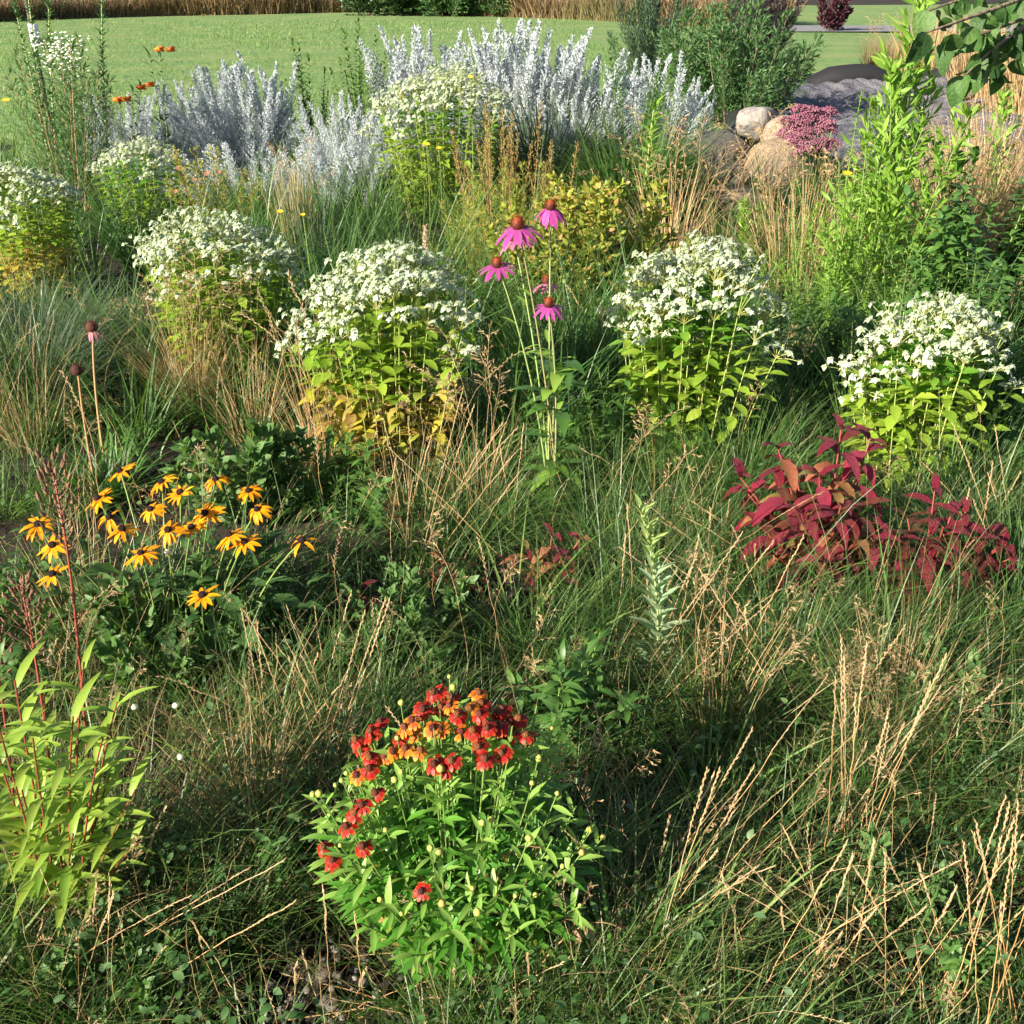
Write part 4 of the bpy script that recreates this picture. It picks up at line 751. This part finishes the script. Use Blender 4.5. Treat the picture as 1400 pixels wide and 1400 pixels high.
lp, ld, ls = map(np.array, (lp, ld, ls)); PENL = leaf(7, .175, .70, .85, .35, .9, .1)
split(pe, 'leaf', PENL, frames(lp, ld, (0, 0, 1), ls), M['pen_leaf'], limit=280)
CAPS = lathe([(.10, 0), (.30, .25), (.27, .55), (.10, 1.0), (.02, 1.2)], 5)
for pts, lab, dens in [([(128, 1190), (105, 860), (70, 640)], 'old penstemon stalk on a red stem with brown seed capsules above golden flowers', 46), ([(85, 1230), (60, 980), (28, 800)], 'old penstemon stalk with brown capsules over the penstemon leaves', 40), ([(30, 1240), (10, 1010), (-18, 840)], 'old brown penstemon stalk just inside the meadow edge', 30)]:
    f = G(*pts[0]); tz = A(*pts[2], f[1] + .1) - f; md = A(*pts[1], f[1] + .03) - f; t = thing('penstemon_stalk', lab, 'seed stalk', f); path = bez((0, 0, 0), md * 2 - tz * .5, tz, 12); stem(t, path, .0038, .0016, M['red_stem'])
    k = dens; ts = np.array([.70 + .30 * (j + .5) / k for j in range(k)]); ms = []; brm = MB()
    for j in range(k):
        pp, tg = at_t(path, ts[j]); q = j * GA; L = U(.008, .04) * (1.25 - ts[j]) * 2.4; e = pp + np.array((math.cos(q) * L, math.sin(q) * L, L * .9)); tube(brm, np.array([pp, (pp + e) / 2 - (0, 0, .003), e]), .001, 3)
        ms.append(rotz_tilt(e[None], U(0, 6, 1), np.array([U(.1, .7)]), np.array([q]), np.array([U(.011, .016)]))[0])
    obj('twigs', brm.mesh('twigs', M['brown']), t); split(t, 'capsule', CAPS, np.array(ms), M['brown'])

# ------------------------------------------------------------------ crimson-leaved plants
REDL = leaf(8, .35, .72, .85, .25, 1.0, .10); REDL2 = leaf(8, .31, .72, .85, .3, 1.5, .14)
def red_plant(label, px, py, tips, ll, mats, seed, zoff=0):
    f = G(px, py); t = thing('crimson_plant', label, 'red plant', f)
    for hx, hy, dy in tips:
        p = A(hx, hy, f[1] + dy) - f; path = bez((p[0] * .15, p[1] * .15, 0), (p[0] * .55, p[1] * .5, p[2] * .65), p, 9); stem(t, path, .0045, .0025, M['red_stem']); nn = max(3, int(p[2] / .058))
        for j in range(nn):
            tt = .30 + .70 * (j + .8) / nn; pp, tg = at_t(path, min(tt, .99)); qa = j * 1.57 + seed + U(-.3, .3)
            for s in (0, math.pi):
                q = qa + s; L = U(.7, 1.1) * ll * (1.0 - .25 * (tt > .9)); el = U(-.3, .6) + (.5 if tt > .9 else 0); mt = mats[0] if U(0, 1) < (.38 + .42 * tt) else mats[1]
                obj('leaf', to_mesh_c('leaf', REDL if U(0, 1) < .5 else REDL2, M[mt]), t, frames([pp], (math.cos(q), math.sin(q) - .15, el), (U(-.2, .2), U(-.2, .2), 1), (L * U(.85, 1.1), L, L))[0])
red_plant('crimson-leaved plant with drooping pointed leaves below the small mint', 1120, 815, [(1120, 650, 0), (1065, 665, .05), (1150, 585, .1), (1020, 672, .1), (1062, 610, .15), (1150, 690, -.08), (1190, 600, .12), (1095, 700, -.1), (1170, 740, -.12), (1040, 720, .0), (1010, 650, .12), (1085, 640, .1), (1130, 770, -.15), (1180, 690, .0), (1060, 760, -.1), (1205, 720, -.02)], .132, ('red_leaf', 'red_olive'), .3)
red_plant('deeper magenta-red plant with narrow leaves beside the drooping crimson one', 1255, 830, [(1278, 668, .1), (1302, 700, .05), (1335, 735, 0), (1240, 705, .1), (1215, 725, 0), (1265, 745, -.06), (1370, 745, .02), (1310, 765, -.04), (1230, 765, -.08), (1200, 755, .0), (1290, 720, .0), (1345, 770, -.03), (1190, 735, -.02), (1385, 762, .0), (1350, 735, .03), (1320, 700, .06), (1375, 745, .02), (1285, 750, -.06), (1330, 780, -.06)], .125, ('red_leaf', 'red_leaf'), 1.1)
red_plant('low reddish plant half hidden in grass below the pink coneflower', 745, 815, [(755, 730, 0), (795, 735, .02), (720, 750, 0), (770, 760, -.05), (690, 772, .05), (740, 770, -.04)], .10, ('red_leaf', 'red_olive'), 2.0)
red_plant('small olive-red seedling plant in the grass beside the low reddish one', 620, 815, [(600, 760, 0), (640, 770, 0), (590, 785, 0), (655, 790, .02)], .07, ('red_olive', 'red_olive'), 2.4)
red_plant('tiny crimson seedling in grass behind the scarlet flowers', 490, 862, [(487, 815, 0), (505, 825, .02), (475, 822, 0), (495, 805, .0)], .08, ('red_leaf', 'red_leaf'), .6)

# ------------------------------------------------------------------ grey-green spire
f = G(893, 945); t = thing('grey_green_spire', 'single grey-green spire of paired upright leaves in dark grass', 'plant', f); p = A(874, 690, f[1]) - f; path = bez((0, 0, 0), (.02, 0, p[2] * .5), p, 10); stem(t, path, .004, .0018, M['pale_stem'])
GL = leaf(5, .30, .7, .8, .35, .3)
for j in range(30):
    tt = .08 + .91 * (j + .5) / 30; pp, tg = at_t(path, tt); L = (.074 * (1.1 - .7 * tt) + .014) * U(.85, 1.15)
    for s in (0, math.pi):
        q = j * 1.9 + .4 + s; obj('leaf', to_mesh_c('leaf', GL, M['grey_tip' if tt > .7 else 'grey_leaf']), t, frames([pp], (math.cos(q), math.sin(q), .75 + .5 * tt + U(-.3, .3)), (0, 0, 1), (L * 1.15, L, L))[0])
for i in range(12):
    q = U(0, 6.28); obj('leaf', to_mesh_c('leaf', GL, M['grey_leaf']), t, frames([(U(-.03, .03), U(-.03, .03), U(.02, .12))], (math.cos(q), math.sin(q), U(.2, .8)), (0, 0, 1), U(.05, .08))[0])

# ------------------------------------------------------------------ fountain tufts and dry stalks
for px, py, lab, n, L, mt in [(40, 560, 'blue-green fountain of fine grass below the yellow-footed mint', 1500, (.35, .75), 'blue_grass'), (90, 500, 'second blue-green fine grass mound behind the spent coneflowers', 900, (.3, .6), 'blue_grass'), (1385, 860, 'green fountain grass mound beside the magenta-red plant', 1300, (.3, .55), 'grass'), (1090, 840, 'fine green grass mound at the foot of the crimson plant', 1100, (.15, .35), 'grass'), (1010, 680, 'green grass mound between the green mint and crimson plant', 900, (.25, .5), 'grass'), (1040, 960, 'dark green fine grass mound in front of the crimson plant', 1300, (.2, .42), 'grass'), (1340, 660, 'coarse green grass behind the magenta-red plant', 500, (.3, .6), 'grass'), (660, 720, 'green grass tussock around the coneflower foot', 700, (.15, .4), 'grass'), (430, 690, 'broad-bladed green tussock beside the golden flowers', 90, (.16, .34), 'green_leaf'), (150, 680, 'strap-leaved green tussock behind the golden flowers', 90, (.2, .34), 'green_leaf'), (1380, 1090, 'green grass mound under leaning straw', 900, (.2, .4), 'grass')]:
    b = G(px, py); wide = mt == 'green_leaf'
    grass_clump('grass_tuft', lab, b, n, L, (.05, .7), (.5, 1.7), (.010, .018) if wide else (.0018, .0036), M[mt], rad=.16 if not wide else .08, group='grass tufts in the meadow')
# dry tussocks
for px, py, lab, n, L, nst, sH, kind, til in [(265, 560, 'dense sheaf of dry tan grass in front of the broad mint', 300, (.25, .6), 22, (.5, .75), 'panicle', .25), (440, 640, 'thin brown grass stems beside the yellow-leaved mint', 90, (.25, .6), 26, (.5, .8), 'rye', .3), (345, 600, 'straw tussock between the golden flowers and broad mint', 120, (.2, .5), 10, (.4, .6), 'rye', .4), (560, 720, 'straw tussock in front of the yellow-leaved mint', 60, (.2, .45), 9, (.35, .6), 'rye', .4), (650, 700, 'loose straw stalks beside the coneflower stems', 60, (.2, .5), 9, (.5, .7), 'panicle', .3), (985, 1010, 'straw tussock by the grey-green spire', 80, (.2, .45), 8, (.35, .55), 'panicle', .4), (350, 1140, 'brown thatch tussock left of the scarlet flowers'.replace('left of', 'beside'), 160, (.15, .4), 9, (.3, .5), 'rye', .5), (130, 900, 'straw stems rising behind the penstemon', 120, (.2, .5), 10, (.4, .6), 'rye', .3), (40, 620, 'dry pale stems in front of the blue-green fountain', 100, (.2, .5), 12, (.45, .65), 'rye', .35), (1330, 540, 'dry stems in shade behind the small mint', 80, (.2, .4), 8, (.4, .6), 'panicle', .5)]:
    b = G(px, py); grass_clump('dry_grass_tuft', lab, b, n, L, (.0, .5), (.05, .7), (.0014, .0030), M['dry'], nst, sH, .08, 5, SEED[kind], til, 'dry grass tufts in the meadow')
# fine single straw stems scattered through the grass
STPL = [seed_stalk(400 + i, ('rye', 'panicle', 'rye', 'panicle', 'rye')[i], (.1, .25, .4, .15, .6)[i], .0017).tpl() for i in range(5)]
C = scatter(640, .85, 5.2, 1.3); C = keep_off(C, SPOTS); k = len(C); mb = MB()
ms = rotz_tilt(C, U(0, 6.28, k), np.abs(rng.normal(0, .45, k)).clip(0, 1.2), U(0, 6.28, k), U(.22, .62, k) * np.clip(.45 + .2 * C[:, 1], .6, 1))
for v in range(5): mb.put(STPL[v], ms[v::5], U(0, 1, len(ms[v::5])))
obj('straw_stems', mb.mesh('straw_stems', [M['straw'], M['seed']]), label='fine single straw stems scattered through the green meadow grass', category='grass', kind='stuff')
# soft panicle cloud
b = G(1215, 1010); t = grass_clump('panicle_grass', 'soft beige cloud of dry panicles in front of the red plants', b, 240, (.2, .4), (.0, .5), (.2, 1.0), (.0016, .003), M['dry'], rad=.08)
for i in range(46):
    hx, hy = 1215 + rng.normal(0, 42), 905 + rng.normal(0, 18); p = A(hx, hy, b[1] + U(-.12, .12)) - np.array((b[0], b[1], 0)); L = np.linalg.norm(p)
    obj('seed_stalk', SEED['panicle'][i % 2], t, frames([(p[0] * .2, p[1] * .2, 0)], np.cross(p, (math.cos(i), math.sin(i), 0)), p, L * 1.0)[0])
# single long straw stalks that cross the meadow
def long_stalk(t, f, b3, t3, sag, kind, seed, thick=.0014):
    g = np.random.default_rng(seed); b3 = b3 - f; t3 = t3 - f; mid = (b3 + t3) / 2 + np.array((0, 0, sag)); path = bez(b3, mid, t3, 14); path[1:-1] += g.normal(0, .0011, (12, 3)); mb = MB(); tube(mb, path, np.linspace(thick, thick * .55, 14) * g.uniform(.55, 1.1), 4, g.uniform())
    n = 22 if kind == 'rye' else 16; ts = .66 + .34 * (np.arange(n) + .5) / n; P = [at_t(path, q) for q in ts]; pos = np.array([q[0] for q in P]); tg = np.array([q[1] for q in P]); sd = np.where(np.arange(n) % 2, 1, -1)[:, None] * nrm(np.cross(tg, (.3, .4, .2)))
    mb.put(SPIKELET, frames(pos, tg + sd * .16 + g.normal(0, .06, (n, 3)), np.cross(tg, sd), g.uniform(.009, .014, n)), g.uniform(0, 1, n), 1)
    obj('stalk', mb.mesh('stalk', [M['straw'], M['seed']]), t)
def sheaf(label, stalks, seed):
    f = G(*stalks[0][:2]); t = thing('straw_sheaf', label, 'dry grass', f, 'straw sheaves in the meadow'); 
    for i, (x0, y0, x1, y1, dy, sag) in enumerate(stalks):
        b3 = G(x0, y0); long_stalk(t, f, b3, A(x1, y1, b3[1] + dy), sag, 'rye', seed * 50 + i)
def rnd(n, x0, y0, dx, dy, x1, y1, ex, ey, d=(-.1, .25), sag=(0, .05)):
    return [(x0 + U(-dx, dx), y0 + U(-dy, dy), x1 + U(-ex, ex), y1 + U(-ey, ey), U(*d), U(*sag)) for _ in range(n)]
sheaf('long golden straw stalks leaning out of dark grass beside the scarlet flowers', [(880, 1310, 1180, 990, .3, .03), (880, 1290, 1130, 925, .35, .03), (870, 1320, 1300, 940, .35, .02), (900, 1300, 1030, 1050, .2, .02), (905, 1330, 1080, 1275, .15, .08), (900, 1340, 1130, 1300, .1, .06), (890, 1240, 1028, 998, .2, .0), (860, 1270, 1010, 1080, .2, .06), (900, 1220, 975, 1060, .1, .0)] + rnd(8, 890, 1310, 25, 25, 1000, 1130, 90, 80), 1)
sheaf('sheaf of orange straw stalks fanning out below the beige panicle cloud', [(1148, 1150, 1155, 900, .1, 0), (1152, 1150, 1150, 870, .1, 0), (1140, 1180, 1285, 940, .2, .02), (1120, 1130, 1370, 935, .3, .03), (1120, 1110, 1300, 1010, .3, .03), (1130, 1110, 1262, 1060, .2, .04), (1130, 1115, 1280, 1110, .15, .05), (1150, 1300, 1070, 1130, .1, .0), (1150, 1160, 1185, 880, .1, .0)] + rnd(12, 1150, 1170, 25, 40, 1220, 960, 80, 70), 2)
sheaf('thick pale straw stems rising at the meadow corner', rnd(20, 1310, 1410, 100, 40, 1360, 1200, 90, 120, (-.05, .3), (-.02, .05)) + [(1310, 1390, 1380, 1100, .1, 0), (1290, 1330, 1375, 1090, .1, .0), (1370, 1380, 1392, 1100, .05, 0)], 3)
sheaf('bristly straw stalks in front of the scarlet flowers', [(455, 1400, 442, 1215, .05, 0), (500, 1400, 485, 1250, .05, 0), (400, 1400, 405, 1320, .02, 0), (620, 1400, 622, 1310, .02, 0), (665, 1400, 640, 1320, .02, 0), (560, 1400, 500, 1330, .03, 0), (700, 1400, 740, 1340, .02, 0), (580, 1390, 572, 1290, .02, 0)] + rnd(14, 600, 1400, 220, 20, 600, 1330, 230, 40, (-.02, .08), (0, .02)), 4)
sheaf('arching straw stalks over the dark grass beside the penstemon', [(340, 1390, 262, 1260, .05, .02), (150, 1290, 228, 1098, .1, 0), (30, 1350, 60, 1250, .05, .0), (60, 1370, 120, 1260, .05, .02)] + rnd(18, 200, 1370, 180, 30, 220, 1240, 190, 90, (-.05, .12), (0, .03)), 5)
sheaf('thin straw stalks standing between golden flowers and scarlet flowers', [(400, 1080, 480, 810, .15, 0), (380, 1060, 330, 835, .1, 0), (455, 1100, 395, 900, .1, 0), (430, 1030, 520, 900, .2, .0)] + rnd(16, 420, 1060, 90, 60, 430, 880, 110, 60, (-.05, .15), (0, .03)), 6)
sheaf('thin straw stalks in the dark grass behind the grey-green spire', rnd(18, 960, 960, 150, 70, 970, 780, 150, 60, (-.05, .15), (0, .04)) + [(905, 960, 955, 735, .1, .03), (870, 900, 858, 690, .1, .0)], 7)
sheaf('brown stalks standing in grass between mint and crimson plant', rnd(14, 640, 760, 120, 40, 640, 590, 120, 70, (-.05, .2), (0, .05)) + [(590, 760, 690, 580, .2, .10)], 8)
sheaf('pale stalks with nodding heads beside the magenta-red plant', rnd(12, 1340, 800, 60, 40, 1330, 640, 70, 60, (-.05, .2), (0, .08)), 9)
sheaf('pale seed stalks below the small mint in shaded grass', rnd(12, 1010, 800, 70, 50, 960, 720, 80, 40, (-.05, .15), (0, .08)), 10)
sheaf('loose straw stalks scattered over dark grass at the meadow corner', rnd(22, 1150, 1370, 160, 40, 1150, 1220, 170, 70, (-.05, .15), (0, .03)), 11)

UM['weed'] = unit_meshes(lambda i: plume(1, 18, .30, 6, .14, seed=300 + i, t0=.1, up=.6, rad=.008, tp=OVATE, bow=.25), 3, 'leafy_stem', [M['stem'], M['clover_lit']])
UM['weed_l'] = unit_meshes(lambda i: shoot(1, 26, .36, 1.1, .05, .5, seed=310 + i, top=.6, rad=.010, tp=LANCE_D, bow=.25), 3, 'leafy_stem', [M['stem'], M['green_leaf']])
for px, py, h, n, um, lab in [(235, 935, .26, 9, 'weed', 'small-leaved pale green weed below the golden flowers'), (560, 890, .20, 10, 'weed', 'low small-leaved weed in grass behind the scarlet flowers'), (520, 900, .16, 8, 'weed', 'tiny-leaved weed beside the crimson seedling'), (395, 1180, .16, 6, 'weed_l', 'few upright green leaves in dark thatch beside the scarlet flowers'), (100, 1340, .14, 8, 'weed', 'grey-green clover sprig in front of the penstemon'), (215, 1360, .12, 7, 'weed', 'clover sprig in short grass near the penstemon'), (360, 850, .22, 8, 'weed_l', 'lance-leaved green weed beside the golden flowers'), (780, 1010, .24, 9, 'weed_l', 'slim green leafy weed behind the scarlet flower bush'), (1290, 1020, .2, 7, 'weed', 'small clover sprig under the leaning straw sheaf'), (1210, 1260, .14, 7, 'weed', 'green sprig in dark grass below the straw sheaf'), (500, 700, .24, 9, 'weed_l', 'green leafy weed in front of the yellow-leaved mint'), (830, 640, .3, 10, 'weed_l', 'green leafy weed between coneflower and deep green mint'), (330, 700, .3, 9, 'weed', 'yellowish sprig behind the golden flowers'), (20, 900, .3, 8, 'weed_l', 'leafy weed beside the old brown penstemon stalk'), (1330, 1340, .12, 6, 'weed_l', 'short green leaves beside the thick pale straw stems')]:
    clump('meadow_weed', lab, 'weed', G(px, py), UM[um], int(n * 1.6), h * .75, .7, (h * .7, h * 1.25), 'low weeds in the meadow grass')
f = G(770, 1330); t = thing('withered_stem', 'withered brown arching stems with curled dead leaves against the scarlet-flowered bush', 'dead stem', f)
WL = leaf(6, .3, .75, .8, .6, 2.2, .25); WM = material('withered_leaf', [(.34, .18, .10), (.42, .26, .15), (.28, .14, .08), (.46, .30, .19)], .7, .2, .2, tcol=(1, 1, 1))
for x0, y0, xm, ym, x1, y1 in [(700, 1330, 640, 1130, 745, 1160), (740, 1330, 660, 1230, 690, 1265), (800, 1330, 760, 1210, 820, 1290), (720, 1350, 790, 1230, 850, 1270), (690, 1340, 700, 1240, 670, 1200)]:
    a0, a1, a2 = G(x0, y0) - f, A(xm, ym, f[1] - .03) - f, A(x1, y1, f[1] + U(-.06, .02)) - f; path = bez(a0, a1, a2, 10); stem(t, path, .0018, .0010, M['tan_stem'], m=4)
    for j in range(5):
        pp, tg = at_t(path, .35 + .15 * j); obj('leaf', to_mesh_c('leaf', WL, WM), t, frames([pp], (U(-1, 1), U(-1, 1), U(-1, .3)), (U(-1, 1), U(-1, 1), 1), U(.02, .045))[0])
# white clover heads and pebbles
CLH = lathe([(.4, -.6), (.9, -.2), (1, .2), (.7, .7), (.1, .95)], 8, .15, 2); CLM = to_mesh('flower_head', CLH, M['white_fl'])
for px, py, lab in [(184, 967, 'white clover head in dark leaves beside the penstemon'), (240, 965, 'white clover head among clover leaves below the golden flowers'), (247, 1035, 'white clover head over dark grass near the penstemon leaf tips'), (229, 755, 'small white seed puff beside a golden flower')]:
    p = G(px, py, .16 if py > 900 else .38); t = thing('clover_flower', lab, 'clover', (p[0], p[1], 0)); stem(t, bez((0, .02, 0), (.01, .01, p[2] * .5), (0, 0, p[2]), 5), .0014, .001, M['stem']); obj('flower_head', CLM, t, frames([(0, 0, p[2])], (0, 1, 0), (0, 0, 1), .0085)[0])

k = 420; q = U(0, 6.28, k); r = .26 * np.sqrt(U(0, 1, k)); P = np.stack([BARE[0] + r * np.cos(q) * 1.5, BARE[1] + r * np.sin(q) * .6, U(-.022, .0, k)], -1)
mb = MB(); mb.put(lathe([(.2, -.4), (.9, -.2), (1, .1), (.6, .45), (.05, .55)], 6, .25, 4), frames(P, np.stack([np.cos(q * 3), np.sin(q * 3), U(-.3, .3, k)], -1), np.array((0, 0, 1)) + U(-.4, .4, (k, 3)), U(.003, .011, k) * (1 + (U(0, 1, k) > .95))), U(0, 1, k))
obj('pebbles', mb.mesh('pebbles', material('pebble', [(.10, .09, .08), (.17, .155, .14), (.07, .06, .05), (.22, .20, .18)], .9, noise=.2)), label='scattered grey pebbles on the bare soil beside the scarlet flowers', category='gravel', kind='stuff')
# ------------------------------------------------------------------ small tree whose branch hangs into view
tp0 = np.array((2.55, 3.35, 0)); tr = thing('redbud_tree', 'small tree whose branch of broad heart leaves hangs over the pond view', 'tree', tp0)
tk = bez((0, 0, -.05), (.05, .05, 1.0), (-.05, 0, 2.1), 10); stem(tr, tk, .045, .022, M['bark'], 'trunk', 8)
HEART = leaf(7, .78, .60, .72, .28, .9, .08)
limbs = [[(1420, -10), (1340, 20), (1265, 45)], [(1430, 20), (1370, 50), (1318, 105)], [(1440, 10), (1390, 30), (1300, 62)], [(1440, -30), (1330, -10), (1270, 15)], [(1420, 40), (1385, 60), (1345, 90)]]
lv = []
for i, L_ in enumerate(limbs):
    pts = [A(x, y, 3.1 + .1 * i - .15 * j) - tp0 for j, (x, y) in enumerate(L_)]; s0 = at_t(tk, .62 + .05 * i)[0]; path = np.concatenate([bez(s0, (s0 + pts[0]) / 2 + (0, 0, .12), pts[0], 5), bez(pts[0], pts[1], pts[2], 8)[1:]]); stem(tr, path, .010, .0025, M['bark'], 'branch', 5)
    for j in range(15):
        pp, tg = at_t(path, .42 + .58 * (j + .5) / 15); q = U(0, 6.28); lv.append((pp + U(-.03, .03, 3) - (0, 0, .015), (math.cos(q) * .5, math.sin(q) * .5, -U(.3, 1.0)), U(.04, .078)))
    pp = path[-1]; lv.append((pp, (-.3, -.1, -.9), .08))
for p, d, s in lv: obj('leaf', to_mesh_c('leaf', HEART, M['redbud']), tr, frames([p], d, (U(-1.2, .8), U(-1.2, .4), U(-.2, .9)), s)[0])
